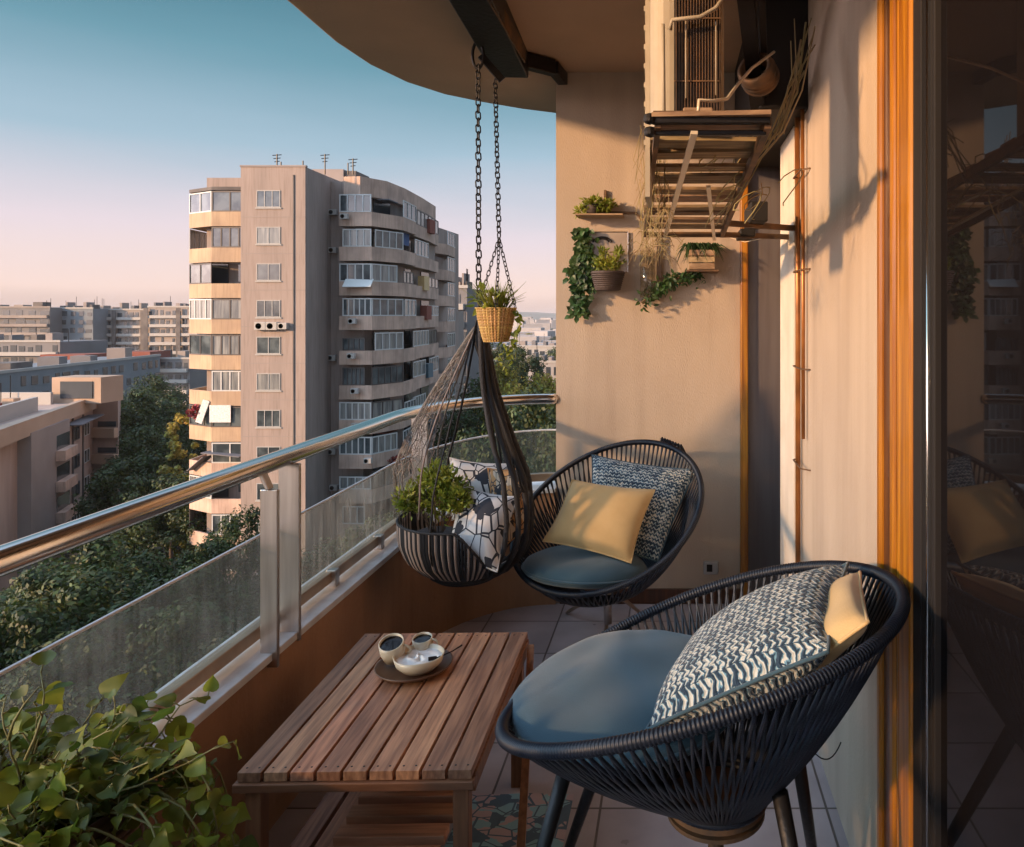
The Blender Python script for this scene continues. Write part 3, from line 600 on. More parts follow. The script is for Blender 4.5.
for th,u,fx,fy in ((.35,.45,-.37,1.42),(-.5,.45,-.30,1.85),(2.6,.75,.30,1.30),(-2.5,.75,.36,1.83)):
    a=sf1(th,u)+Vector((0,0,-.006)); MB().tube([a,Vector((fx,fy,0)).lerp(a,.5),(fx,fy,0.0)],[.016,.014,.010],12).build('leg',M['iron'],ch1,smooth=True)
cushion(ch1,(-.100,1.56,.642),.248,.262,.058,0,-.10,wr=.005)
Q2=(-.281,3.123,.615,-2.085,.578,.425,.41,.002,.023)
ch2,sf2=woven_chair(Q2,(-.29,3.24,.235),.11,'smaller navy woven cord chair with blue cushion by the back wall',210,.0122,(.12,.05))
s=MB(); s.tube([(-.29,3.24,.24),(-.29,3.24,.09)],.018,12); s.build('column',M['brushed'],ch2,smooth=True)
for px,py,Yy in ((567,613,3.56),(640,613,3.56),(606,636,3.33),(603,606,3.66)):
    f_=at(px,py,Yy); f_.z=.008; MB().tube([(-.29,3.24,.20),(-.29+(f_.x+.29)*.5,3.24+(f_.y-3.24)*.5,.13),f_],[.011,.010,.008],10).build('leg',M['bronze'],ch2,smooth=True)
cushion(ch2,at(585,567,3.00),.250,.245,.06,R(60),.10,wr=.004)
s=MB(); a=rimpt(Q2,2.72); b_=rimpt(Q2,3.02)
s.grid([[a+Vector((.0,.03,.02)),a+Vector((.02,.06,-.02))],[(a+b_)/2+Vector((0,.03,.03)),(a+b_)/2+Vector((.02,.07,-.02))],[b_+Vector((0,.03,.02)),b_+Vector((.02,.06,-.02))]]); 
for k in range(8): p=a.lerp(b_,k/7); s.tube([p,p+Vector((.01,.035,.022)),p+Vector((.03,.06,-.02))],.005,5)
s.build('back_lashing',M['cord'],ch2)
pillow('pillow',[at(543,541,2.93),at(631,563,2.90),at(655,490,3.08),at(572,480,3.10)],.12,M['yel'],pinch=.07,label='plain ochre yellow pillow in the woven chair by the back wall',cat='pillow')
pillow('pillow',[at(585,545,3.08),at(658,562,3.04),at(697,470,3.24),at(592,455,3.33)],.13,M['knit'],pinch=.06,label='navy and cream knitted pillow behind the yellow one in the far chair',cat='pillow')
pillow('pillow',[at(646,730,1.30),at(692,650,1.72),at(848,563,1.55),at(828,652,1.18)],.13,M['knit'],pinch=.05,label='large navy and cream knitted pillow in the foreground chair',cat='pillow')
pillow('pillow',[at(800,676,1.22),at(806,606,1.60),at(860,572,1.53),at(868,622,1.20)],.07,M['yel'],pinch=.06,label='ochre pillow tucked behind the knitted one in the foreground chair',cat='pillow')
# ---------------- table ----------------
TX0,TX1,TY0,TY1=-.955,-.445,1.605,2.305; TZ=.45
tb=thing('slatted_table','reddish wooden slatted coffee table with lower shelf','table',((TX0+TX1)/2,(TY0+TY1)/2,0))
s=MB(); n=9; pw=(TX1-TX0)/n
for i in range(n): s.bx(TX0+i*pw+.003,TX0+(i+1)*pw-.004,TY0,TY1,TZ-.02,TZ)
s.k=1
for i in range(n):
    for yy in (TY0+.018,TY1-.02):
        for dx in (.25,.72): s.lathe([(.001,TZ-.001),(.0028,TZ-.001),(.0028,TZ+.0006),(.001,TZ+.0006)],(TX0+(i+dx)*pw,yy,0),8)
s.build('tabletop',[M['wood'],M['iron']],tb,bevel=.0015)
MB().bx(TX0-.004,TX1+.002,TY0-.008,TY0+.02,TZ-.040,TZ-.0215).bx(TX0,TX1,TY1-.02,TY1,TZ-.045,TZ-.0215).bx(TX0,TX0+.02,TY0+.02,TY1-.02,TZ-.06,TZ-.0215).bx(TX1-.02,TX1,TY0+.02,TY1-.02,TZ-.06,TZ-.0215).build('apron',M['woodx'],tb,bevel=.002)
for x,y in ((TX0+.035,TY0+.02),(TX1-.028,TY0+.02),(TX0+.035,TY1-.04),(TX1-.028,TY1-.04)):
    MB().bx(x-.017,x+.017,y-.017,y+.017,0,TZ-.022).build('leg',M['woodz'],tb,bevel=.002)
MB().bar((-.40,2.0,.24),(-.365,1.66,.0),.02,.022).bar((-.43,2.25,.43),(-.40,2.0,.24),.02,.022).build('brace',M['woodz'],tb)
s=MB()
for i in range(9): s.bx(-.81,-.548,1.60+i*.074,1.60+i*.074+.046,.185,.207)
s.build('lower_shelf',M['woodl'],tb,bevel=.002)
s=MB()
for i in range(2): s.bx(-.925+i*.06,-.925+i*.06+.05,TY0+.0,TY1-.05,.15,.168)
s.build('side_board',M['wood'],tb,bevel=.002)
tb.rotation_euler.z=R(1.3)
# tray, bowl, cups
tr=at(414,672,2.06); tx,ty=tr.x,2.06
MB().lathe([(.001,TZ+.002),(.075,TZ+.002),(.098,TZ+.014),(.104,TZ+.022),(.100,TZ+.022),(.093,TZ+.016),(.074,TZ+.009),(.001,TZ+.009)],(tx,ty,0),56).build('tray',M['tray'],smooth=True,label='round dark wooden tray on the slatted table',cat='tray')
bw=thing('bowl','cream bowl filled with white cream on the tray','bowl',(tx+.015,ty-.005,TZ+.010))
bz=TZ+.010
MB().lathe([(.02,bz),(.045,bz+.003),(.062,bz+.02),(.068,bz+.042),(.065,bz+.042),(.058,bz+.022),(.04,bz+.008),(.001,bz+.008)],(tx+.018,ty-.012,0),48).build('bowl_body',M['cream'],bw,smooth=True)
s=MB(); G=[]
for i in range(9):
    G.append([(tx+.018+.0615*i/8*math.cos(a),ty-.012+.0615*i/8*math.sin(a),bz+.031+.008*math.sin(a*3+i)*(1-i/8)+.003*math.sin(i*2+a*2)*(i<8)) for a in np.linspace(0,2*math.pi,29)])
s.grid(G); s.build('cream_filling',M['milk'],bw,smooth=True)
def cup(c,r_,h_,lean,label,name='cup'):
    t=thing(name,label,'cup',c); Mx=Matrix.Rotation(lean,3,'X'); c=Vector(c)
    MB().lathe([(r_*.6,0),(r_*.8,.002),(r_,h_*.5),(r_*.98,h_),(r_*.9,h_),(r_*.92,h_*.55),(r_*.7,.006),(.001,.006)],c,36,Mx).build('cup_body',M['cream'],t,smooth=True)
    MB().lathe([(.001,h_*.86),(r_*.935,h_*.86)],c,36,Mx).build('coffee',M['coffee'],t)
    s=MB(); s.tube([c+Mx@Vector((r_*.95+.018*math.sin(a),0,h_*.55+.016*math.cos(a))) for a in np.linspace(0,math.pi,10)],.003,6); s.build('handle',M['cream'],t,smooth=True)
cup((tx-.062,ty+.018,TZ+.027),.034,.058,R(22),'larger cup of black coffee at the left of the tray')
cup((tx+.002,ty+.070,TZ+.020),.028,.046,R(10),'small cup of black coffee behind the cream bowl')
s=MB(); s.tube([(tx+.07,ty-.02,TZ+.045),(tx+.105,ty+.01,TZ+.05),(tx+.125,ty+.03,TZ+.058)],[.002,.0018,.0025],6); s.tube([(tx+.05,ty-.03,TZ+.046),(tx+.07,ty-.02,TZ+.045)],.006,8,sq=.4); s.build('teaspoon',M['iron'],label='dark teaspoon leaning on the cream bowl',cat='spoon')
# printed mat on the floor
s=MB(); s.grid([[(-.62+.32*i/8,1.60+.62*j/8,.004+.002*math.sin(i*1.3+j)) for j in range(9)] for i in range(9)],uvs=(1,1)); s.build('printed_mat',M['magz'],label='blue and red printed mat on the floor beside the table',cat='mat')
# ---------------- foreground planter ----------------
fp=thing('planter','tall dark wicker planter with trailing heart-leaved plant in the left foreground','planter',(-.98,1.12,0)); r=random.Random(21)
s=MB(); px0,py0=-.985,1.12
s.lathe([(.09,.0),(.11,.01),(.14,.45),(.15,.70),(.145,.70),(.135,.66),(.001,.66)],(px0,py0,0),40)
for k in range(46): z=.02+.68*k/46; rad=.112+.04*z/.7; s.tube([(px0+(rad+.002*math.sin(i*math.pi/2+k*math.pi))*math.cos(2*math.pi*i/64),py0+(rad+.002*math.sin(i*math.pi/2+k*math.pi))*math.sin(2*math.pi*i/64),z) for i in range(64)],.0065,5,closed=True)
s.build('wicker_pot',M['dwick'],fp,smooth=True)
s=MB(); st=MB()
def vine(p,d,n,step,size,r,droop=.25,lk=1.0):
    P=[Vector(p)]; d=Vector(d).normalized()
    for i in range(n):
        d=(d+rv(r,.28)+Vector((0,0,-droop*(i/n)))).normalized(); P.append(P[-1]+d*step)
        if P[-1].x<-1.085 and P[-1].z<.55: P[-1].x=-1.08
        if i>0 and r.random()<lk:
            q=(rv(r)+d*.3); q=(q+Vector((0,0,.25))).normalized(); b0=P[-1]; st.tube([b0,b0+q*.012],.0011,4); k_=size*r.uniform(.35,1.1)**1; leafh(s,b0+q*.012,q+Vector((0,0,-.3)),Vector((0,-.45,1))+rv(r,.6),k_,k_*r.uniform(.75,1.0),curl=r.uniform(.0,.55),fold=r.uniform(-.1,.6),r=r)
    st.tube(P,[.0022*(1-.6*i/n) for i in range(n+1)],5)
for i in range(100):
    a=r.uniform(0,6.28); rad=r.uniform(.0,.13); vine((px0+rad*math.cos(a),py0+rad*math.sin(a),.69),(math.cos(a)*.7,math.sin(a)*.7,r.uniform(.3,1.3)),r.randint(4,9),.021,.034,r,droop=.5)
for i in range(46):
    a=r.uniform(-2.6,.3); vine((px0+.13*math.cos(a),py0+.13*math.sin(a),.70),(math.cos(a)*.5,math.sin(a)*.5,.15),r.randint(6,13),.025,.033,r,droop=1.4)
for i in range(6): vine((px0+.04+r.uniform(0,.05),py0+.02,.74),(1,r.uniform(-.2,.5),r.uniform(.1,.6)),r.randint(4,6),.027,.034,r,droop=.45)
vine((px0+.12,py0-.02,.72),(1,0,.25),6,.033,.036,r,0)
vine(at(25,760,1.0),(.1,.1,1),4,.028,.040,r,0); vine(at(8,740,1.05),(0,.1,1),3,.025,.045,r,0)
s.build('foliage',M['leaf'],fp,smooth=True); st.build('vine_stem',mat('vine_stem',(.22,.20,.07),.6),fp,smooth=True)
MB().lathe([(.001,.665),(.135,.665)],(px0,py0,0),30).build('soil',M['soil'],fp)
# ---------------- AC unit and its rack ----------------
ac=thing('air_conditioner','old cream air conditioner unit mounted high on the right wall','air conditioner',(.03,2.1,1.86))
x0,x1,y0,y1,z0,z1=-.055,.115,1.66,1.86,1.845,2.52
def rbox(x0,x1,y0,y1,r_,n=5):
    P=[]
    for cx_,cy_,a0 in ((x1-r_,y1-r_,0),(x0+r_,y1-r_,90),(x0+r_,y0+r_,180),(x1-r_,y0+r_,270)):
        for k in range(n+1): a=R(a0+90*k/n); P.append((cx_+r_*math.cos(a),cy_+r_*math.sin(a)))
    return P
MB().prism(rbox(x0,x1,y0,y1,.045),z0,z1).build('casing',M['acw'],ac,bevel=.004)
s=MB(); s.bx(.0,.105,y0-.004,y0+.0,1.87,2.50)
s.build('front_grille',M['dgrill'],ac)
s=MB()
for k in range(16): x=.004+k*.0065; s.bx(x,x+.0018,y0-.010,y0-.0045,1.88,2.36)
for z in (1.96,2.1,2.24): s.bx(.0,.105,y0-.012,y0-.0102,z,z+.003)
s.build('grille_bars',M['rust'],ac)
s=MB(); s.bx(x0-.012,x0-.001,1.72,1.90,1.715,2.45); 
for k in range(12): z=1.84+k*.045; s.bx(x0-.016,x0-.0125,1.74,1.88,z,z+.012)
s.build('side_cover',M['acw'],ac)
MB().bx(.02,.085,1.62,1.655,1.845,1.895).build('valve_box',M['plank'],ac,bevel=.003)
s=MB(); s.tube([at(670,30,1.63),at(672,20,1.62),at(700,17,1.62),at(716,8,1.62),at(726,-6,1.62)],.005,8); s.tube([at(663,24,1.625),at(664,120,1.625)],.004,8); s.tube([at(686,20,1.64),at(686,98,1.64)],.0018,6); s.tube([at(716,22,1.64),at(716,95,1.64)],.0018,6)
s.build('pipe',M['acw'],ac,smooth=True)
s=MB(); s.tube([at(698,118,1.55),at(699,100,1.55),at(712,101,1.56),at(727,99,1.6),at(738,84,1.7),at(752,68,1.8),at(774,52,2.0)],.0038,8); s.build('hose',M['cream'],ac,smooth=True)
rk=thing('wall_rack','rusty steel bracket rack with old wooden slats under the air conditioner','rack',(.1,2.2,1.75))
def rp_(px,t): # point on the rack plane; t 0 front..1 rear
    Yy=1.50+1.40*t; z=1.830-.075*t; return Vector(((px-VX)/F*Yy,Yy,z))
LF,RF,LR,RR=rp_(658,0),rp_(768,0),rp_(645,1),rp_(722,1)
s=MB(); s.bar(LF+Vector((-.012,-.004,.004)),RF+Vector((.004,-.004,.004)),.018,.016); s.bar(LF+Vector((-.008,.03,-.014)),RF+Vector((0,.03,-.014)),.014,.010)
for k_ in (0,1): s.lathe([(.001,-.012),(.012,-.008),(.014,0),(.012,.008),(.001,.012)],LF+Vector((-.016,-.006+k_*.034,.006-.018*k_)),12)
s.build('front_bar',M['iron'],rk,bevel=.002)
s=MB(); s.bar(LR,RR,.016,.02); s.bar(LF,LR,.012,.022); s.bar(RF,RR,.014,.024)
s.bar(LF+Vector((-.01,.02,.022)),RF+Vector((0,.02,.022)),.02,.010)
s.bar(RR,Vector((WX+.02,RR.y+.1,RR.z)),.02,.02); s.bar(RF.lerp(RR,.82),Vector((WX+.02,2.80,RR.z+.01)),.02,.02)
s.build('rack_frame',M['rust'],rk)
s=MB(); rr2=random.Random(2); t=.03
while t<.97:
    w_=rr2.uniform(.045,.10); a=LF.lerp(LR,t)+Vector((-.006+rr2.uniform(-.006,.0),0,.014)); b=RF.lerp(RR,t+rr2.uniform(-.012,.012))+Vector((.006,0,.014)); s.bar(a,b,w_*1.25,.009); t+=w_+rr2.choice([.005,.012,.03])
s.build('rack_slats',M['bamboo'],rk)
s=MB(); s.bar(LF.lerp(RF,.33)+Vector((0,0,-.02)),LR.lerp(RR,.25)+Vector((0,0,-.02)),.014,.007); s.bar(LF.lerp(RF,.62).lerp(LR.lerp(RR,.6),.35)+Vector((0,0,-.018)),LR.lerp(RR,.9)+Vector((0,0,-.02)),.012,.006); s.build('loose_strip',M['cream'],rk)
# dark shutter box and duct
sbx=thing('shutter_box','dark roller shutter box in the upper back corner','shutter box',(.4,3,2.15))
MB().bx(.30,WX+.2,2.62,3.66,2.17,CEIL-.004).build('box_body',M['black'],sbx,bevel=.01)
MB().bar((.12,1.75,CEIL-.02),(.31,2.7,2.16),.05,.03).bar((.20,1.80,CEIL-.02),(.33,2.66,2.20),.02,.02).build('arm',M['iron'],sbx)
s=MB(); cc=at(757,72,2.45); Mx=Matrix.Rotation(R(70),3,'X')@Matrix.Rotation(R(-25),3,'Y')
s.lathe([(.062,-.05),(.062,.02),(.055,.03),(.045,.03),(.045,-.05),(.02,-.05)],cc,36,Mx); 
for k in range(3): s.lathe([(.06,-.045+k*.02),(.066,-.04+k*.02),(.06,-.035+k*.02)],cc,36,Mx,cap=False)
s.build('duct_end',M['rust'],smooth=True,label='round rusty duct end beside the shutter box',cat='duct')
MB().bx(.27,.33,2.6,2.85,1.77,1.84).bx(.26,.32,2.9,3.1,1.75,1.78).build('junction_box',M['black'],bevel=.004,label='small black junction box under the rack end',cat='box')
# vertical pipes on the right wall
s=MB(); 
for Yp,rad,zt in ((2.74,.010,2.17),(2.63,.007,2.20)): s.tube([(WX-.016,Yp,.52 if rad>.008 else 1.0),(WX-.016,Yp,1.5),(WX-.018,Yp+.004,zt)],rad,10)
s.build('wall_pipe',M['copper'],smooth=True,label='pair of thin copper coloured pipes running down the right wall',cat='pipe')
s=MB()
for z in (.9,1.25,1.6,1.95): s.tube([(WX-.002,2.79,z),(WX-.03,2.76,z),(WX-.03,2.60,z),(WX-.002,2.57,z)],.003,6)
s.build('pipe_clip',M['rust'],bpy.data.objects['wall_pipe'])
# dry vines
s=MB(); r=random.Random(9)
for i in range(16):
    P=[at(808+r.uniform(-14,8),30+r.uniform(-10,40),2.1),at(795+r.uniform(-6,6),90,2.0),at(775+r.uniform(-6,6),135,1.9),at(740+r.uniform(-14,10),185,1.95),at(705+r.uniform(-16,20),225,2.3)][:r.choice([3,4,5,5])]; P=[p+rv(r,.012) for p in P]
    s.tube(P,r.choice([.0016,.0022,.003]),5)
for i in range(10):
    a=r.uniform(0,1); P=[]; c0=at(r.uniform(690,790),r.uniform(130,200),r.uniform(1.7,2.2))
    for k in range(9): P.append(c0+Vector((.03*math.sin(k*.8+a*6)+k*.003,.01*k,.035*math.cos(k*.7+a*5)-.004*k)))
    s.tube(P,.0016,4)
s.build('dry_vine',M['dry'],smooth=True,label='tangle of dry climbing stems across the rack and right wall',cat='vine')
s=MB()
for i in range(60):
    x=r.uniform(640,668); y_=r.uniform(125,200); Yy=r.uniform(1.75,2.3); l_=r.uniform(20,90); P=[at(x,y_,Yy),at(x+r.uniform(-8,6),y_+l_*.5,Yy),at(x+r.uniform(-16,12),min(y_+l_,262),Yy)]; s.tube([p+rv(r,.005) for p in P],[.0014,.0012,.0006],4)
for i in range(90):
    p=at(r.gauss(656,9),r.gauss(236,13),2.1+r.uniform(-.12,.12)); d=Vector((r.uniform(-1,1),r.uniform(-1,1),r.uniform(-1,.5))); s.tube([p,p+d.normalized()*.03,p+d.normalized()*.05+Vector((0,0,-.02))],[.001,.0012,.0004],4)
s.build('dry_grass_bunch',M['dry'],smooth=True,label='bunch of dry grass hanging from the left side of the rack',cat='dried plant')
s=MB(); s.tube([at(705,232,3.3),at(725,236,3.2),at(745,242,3.15),at(765,238,3.1),at(782,236,3.05)],.0018,5); s.build('string',M['cream'],label='pale string sagging between the rack and the wall corner',cat='string')
s=MB(); s.tube([(WX-.004,1.80,.80),(WX-.006,1.76,.72),(WX-.03,1.80,.60),(WX-.05,1.86,.56),(WX-.04,1.93,.60)],.0018,5); s.tube([at(805+36*t_,742+20*math.sin(t_*2.2)-16*t_**4,1.8) for t_ in np.linspace(0,1,14)],.0015,5); s.build('cable',M['black'],label='thin loose black cable on the wall behind the large chair',cat='cable')
# socket
sk=thing('wall_socket','small square metal wall socket low on the back wall','socket',at(711,574,BY))
c=at(711,567,BY); MB().bx(c.x-.037,c.x+.037,BY-.016,BY-.001,c.z-.033,c.z+.033).build('plate',M['plug'],sk,bevel=.005)
MB().bx(c.x-.022,c.x+.006,BY-.019,BY-.0165,c.z-.018,c.z+.018).build('outlet',M['black'],sk,bevel=.002)
# ---------------- wall plants ----------------
def wallp(px,py,d=.06): return at(px,py,BY-d)
r=random.Random(31)
t=thing('wall_shelf','short dark shelf holding the small top plant on the back wall','shelf',wallp(600,214,.03)); c=wallp(597,215,.06)
MB().bx(c.x-.10,c.x+.13,BY-.12,BY-.001,c.z-.008,c.z).build('board',M['plank'],t); MB().bx(c.x+.03,c.x+.042,BY-.02,BY-.001,c.z,c.z+.13).build('bracket',M['rust'],t)
t=thing('potted_plant','small bushy yellowish plant on the top wall shelf','plant',(c.x-.02,BY-.06,c.z)); 
MB().lathe([(.03,0),(.042,.05),(.036,.05),(.001,.04)],(c.x-.02,BY-.06,c.z),20).build('pot',M['potd'],t,smooth=True)
s=MB(); bush(s,(c.x-.02,BY-.065,c.z+.05),.06,260,.022,.012,r,flat=.7,shell=.3); bush(s,(c.x+.04,BY-.065,c.z+.045),.05,160,.022,.012,r,flat=.7,shell=.3); bush(s,(c.x-.08,BY-.065,c.z+.02),.035,90,.022,.012,r,flat=.9,shell=.3); s.build('foliage',M['leafy'],t)
# conduit line across
s=MB(); s.tube([wallp(600,212,.02),wallp(636,213,.02),wallp(642,220,.02),wallp(650,221,.04)],.006,8); s.build('conduit',M['rust'],smooth=True,label='grey conduit bending across the back wall towards the rack',cat='conduit')
# ivy
iv=thing('hanging_ivy','long dark green ivy strand hanging on the back wall edge','ivy',wallp(578,316,.03)); s=MB(); st=MB(); P=[]
for k in range(36):
    tt=k/35; p=wallp(581-3*tt+3*math.sin(tt*9),230+84*tt,.03); P.append(p)
    for q in range(11): leaf(s,p+Vector((r.gauss(0,.018),r.uniform(-.03,.0),r.gauss(0,.01))),Vector((r.uniform(-1,1),-.4,r.uniform(-1,.3))),Vector((0,-1,.3))+rv(r,.4),.030,.026)
st.tube(P,.002,4); s.build('foliage',M['leafd'],iv); st.build('stem',M['bark'],iv)
# glass plaque
pq=thing('wall_plaque','square glass plaque frame on the back wall behind the basket pot','plaque',wallp(606,275,.02)); a=wallp(586,232,.012); b=wallp(628,272,.012)
MB().bx(a.x,b.x,BY-.012,BY-.002,b.z,a.z).build('glass_plate',mat('plaque_face',(.36,.29,.22),.12,col2=(.28,.22,.17),nscale=7),pq,bevel=.002)
s=MB(); 
for p,q in (((a.x,a.z),(b.x,a.z)),((b.x,a.z),(b.x,b.z)),((a.x,b.z),(a.x,a.z))): s.tube([(p[0],BY-.014,p[1]),(q[0],BY-.014,q[1])],.0022,5)
s.build('rim',M['brushed'],pq)
s=MB(); c=wallp(602,240,.03)
for q in (.030,.042): s.tube([(c.x+q*math.cos(k)*1.1,BY-.02,c.z-.01+q*.6*math.sin(k)) for k in np.linspace(0,math.pi,14)],.004,6)
s.build('arched_hook',M['iron'],pq,smooth=True)
# basket pot
bp_=thing('basket_pot','dark woven wall pot with yellow green plant beside the ivy','planter',wallp(608,291,.08)); c=wallp(608,291,.075); s=MB()
s.lathe([(.05,0),(.062,.005),(.078,.085),(.080,.095),(.074,.095),(.001,.085)],(c.x,BY-.085,c.z),32)
for k in range(9): rad=.056+.024*k/9; s.tube([(c.x+(rad+.003)*math.cos(x),BY-.085+(rad+.003)*math.sin(x),c.z+.008+k*.0098) for x in np.linspace(0,2*math.pi,40,endpoint=False)],.0046,5,closed=True)
s.build('pot',M['potd'],bp_,smooth=True)
s=MB()
for dx,dz,rd,n in ((0,.12,.05,150),(-.04,.13,.04,100),(.03,.14,.05,120),(-.02,.19,.03,70),(.055,.19,.025,60)): bush(s,(c.x+dx,BY-.085,c.z+dz),rd,n,.022,.009,r,shell=.2,up=.5)
s.build('foliage',M['leafy'],bp_)
s=MB()
for k in range(130): tt=r.random(); p=wallp(593+r.gauss(0,2)-3*math.sin(tt*3),255+37*tt,.05); leaf(s,p,rv(r)+Vector((0,-.5,-.3)),Vector((0,-1,.2))+rv(r,.4),.024,.018)
s.build('trailing_leaves',M['leafd'],bp_)
# glass tube vase
vs=thing('glass_tube_vase','tall clear glass tube vase hung on the back wall','vase',wallp(648,300,.05)); a=wallp(640,250,.05); b=wallp(659,298,.05)
s=MB(); s.lathe([(.034,0),(.036,.002),(.036,a.z-b.z),(.033,a.z-b.z)],((a.x+b.x)/2-.01,BY-.055,b.z),28,cap=False); s.build('tube',glass('tube_glass',(.75,.72,.66),.12,(.4,.36,.3)),vs,smooth=True)
MB().bx(b.x-.012,b.x+.012,BY-.03,BY-.004,b.z,a.z+.08).build('holder',M['potd'],vs)
# trailing plant
tp=thing('trailing_plant','dark trailing plant climbing from the vase foot up to the crate shelf','plant',wallp(645,308,.05)); s=MB(); st=MB()
def lp2(t): return wallp(642+55*t,303-28*t-6*math.sin(t*3.1),.06)
for k in range(330):
    tt=r.random()**.8; p=lp2(tt)+Vector((r.gauss(0,.016),r.uniform(-.03,.03),r.gauss(0,.022*(1.25-tt)))); leaf(s,p,rv(r)+Vector((0,-.4,0)),Vector((0,-1,.4))+rv(r,.6),.028,.014)
for k in range(60): p=wallp(700+r.gauss(0,3),280+r.gauss(0,4),.05); leaf(s,p,rv(r),rv(r),.022,.01) if k<14 else None
for k in range(6): st.tube([lp2(q)+rv(r,.01) for q in np.linspace(0,1,8)],.0025,5)
s.build('foliage',M['leafd'],tp); st.build('stem',M['rust'],tp)
# crate pot
cp=thing('crate_planter','small wooden crate planter with drooping fern near the door frame','planter',wallp(702,270,.08)); a=wallp(689,250,.08); b=wallp(714,270,.08)
s=MB(); 
for k in range(3): z=b.z+k*(a.z-b.z)/3; s.bx(a.x,b.x,BY-.13,BY-.122,z+.002,z+(a.z-b.z)/3-.003); s.bx(a.x,a.x+.008,BY-.12,BY-.01,z+.002,z+(a.z-b.z)/3-.003); s.bx(b.x-.008,b.x,BY-.12,BY-.01,z+.002,z+(a.z-b.z)/3-.003)
s.bx(a.x+.01,b.x-.01,BY-.12,BY-.01,b.z,b.z+.008); s.build('crate',M['plank'],cp); 
MB().bx(a.x-.015,b.x+.02,BY-.14,BY-.002,b.z-.010,b.z-.002).build('ledge',M['rust'],cp)
s=MB()
for k in range(170):
    an=r.uniform(0,6.3); p=Vector((r.uniform(a.x-.005,b.x),BY-.07+r.uniform(-.04,.04),a.z-.005)); q=r.uniform(.02,.075); d=Vector((math.cos(an)*q,math.sin(an)*q-.01,0)); s.tube([p,p+d*.6+Vector((0,0,.035)),p+d*1.3+Vector((0,0,r.uniform(-.06,.02)))],[.0025,.0032,.0008],4)
s.build('foliage',M['leafd'],cp)
# ---------------- haze ----------------
hm=bpy.data.materials.new('haze'); hm.use_nodes=True; hn=hm.node_tree; hn.nodes.clear(); ho=hn.nodes.new('ShaderNodeOutputMaterial'); hv=hn.nodes.new('ShaderNodeVolumePrincipled')
hv.inputs['Color'].default_value=(.80,.78,.82,1); hv.inputs['Density'].default_value=.00011; hn.links.new(hv.outputs[0],ho.inputs['Volume'])
MB().bx(-6200,6200,-3200,9200,GZ-2,32).build('haze',hm,kind='stuff')
# ---------------- city ----------------
def window(parent,p0,p1,z0,z1,nm,mf,mp_,depth=.06,fr=.07,name='window'):
    """framed glazing standing on the segment p0-p1 (plan), outside is to the right of p0->p1"""
    p0=Vector((*p0,0));p1=Vector((*p1,0)); d=(p1-p0).normalized(); nrm=Vector((d.y,-d.x,0)); l=(p1-p0).length; s=MB(); mid=(p0+p1)/2
    A=p0+Vector((0,0,z0));B=p1+Vector((0,0,z0)); o=nrm*depth/2
    s.bar(A+o+Vector((0,0,fr/2)),B+o+Vector((0,0,fr/2)),depth,fr); s.bar(A+o+Vector((0,0,z1-z0-fr/2)),B+o+Vector((0,0,z1-z0-fr/2)),depth,fr)
    for k in range(nm+1):
        c=p0+d*(fr/2+(l-fr)*k/nm)+o; s.box((c.x,c.y,(z0+z1)/2),(fr,depth,z1-z0-2*fr-.004),Matrix((d,nrm,Vector((0,0,1)))).transposed())
    w_=s.build(name,mf,parent)
    q=nrm*depth*.25; MB().add([A+q,B+q,B+q+Vector((0,0,z1-z0)),A+q+Vector((0,0,z1-z0))],[(0,1,2,3)]).build('pane',mp_,w_)
    return w_
def offs(P,k):   # offset open polyline outwards (right side)
    out=[]
    for i,p in enumerate(P):
        a=P[max(0,i-1)];b=P[min(len(P)-1,i+1)]; dx,dy=b[0]-a[0],b[1]-a[1]; q=math.hypot(dx,dy); out.append((p[0]+dy/q*k,p[1]-dx/q*k))
    return out
def strip(s,P,z0,z1,th):
    Q=offs(P,-th); G=[[(p[0],p[1],z0),(p[0],p[1],z1),(q[0],q[1],z1),(q[0],q[1],z0)] for p,q in zip(P,Q)]; s.grid(G,cv=True); s.add(G[0],[(0,1,2,3)]); s.add(G[-1],[(3,2,1,0)])
def acbox(p,sc_=1.0,par=None,face=(0,-1)):
    s=MB(); x,y,z=p; s.bx(x-.42*sc_,x+.42*sc_,y-.35,y,z-.3*sc_,z+.3*sc_); o=s.build('cooling_unit',M['bwhite'],par or tw,bevel=.03)
    MB().lathe([(.001,0),(.22*sc_,0)],(x-.1,y-.355,z),16,Matrix.Rotation(R(90),3,'X')).build('fan_grille',M['dframe'],o)
r=random.Random(77)
tw=thing('apartment_tower','tall beige apartment tower with curved glazed balconies and roof antennas','building',(-30,65,GZ)); TOP=12.45
s=MB(); s.prism([(-32.2,55),(-27.4,55),(-27.5,59.0),(-27.5,66),(-32.2,66)],GZ,TOP)
s.prism([(-36.3,57.5),(-32.25,57.5),(-32.25,75),(-36.3,75)],GZ,TOP-.35)
s.prism([(-27.49,59.3),(-24.9,59.3),(-23.9,63.5),(-24.3,75.2),(-32.2,75.2),(-32.2,66.01),(-27.49,66.01)],GZ,TOP-.3)
s.prism([(-32,75.3),(-26.6,75.3),(-26.2,90),(-32,90)],GZ,TOP-1.2)
s.build('wall',M['tw'],tw)
for k in range(12):
    zz=8.71-2.72*k; MB().bx(-32.19,-27.41,54.988,54.999,zz,zz+.045).build('panel_joint',M['twd'],tw)
MB().bx(-28.3,-28.22,54.93,54.99,GZ,TOP-.6).build('lightning_rod',M['roofd'],tw)
s=MB(); s.bx(-31.3,-28.6,64,68,TOP-.3,TOP+1.6); s.build('roof_house',M['twd'],tw); MB().bx(-28.55,-27.6,64.2,67,TOP-.3,TOP+1.5).build('roof_hut',M['roofd'],tw)
s=MB()
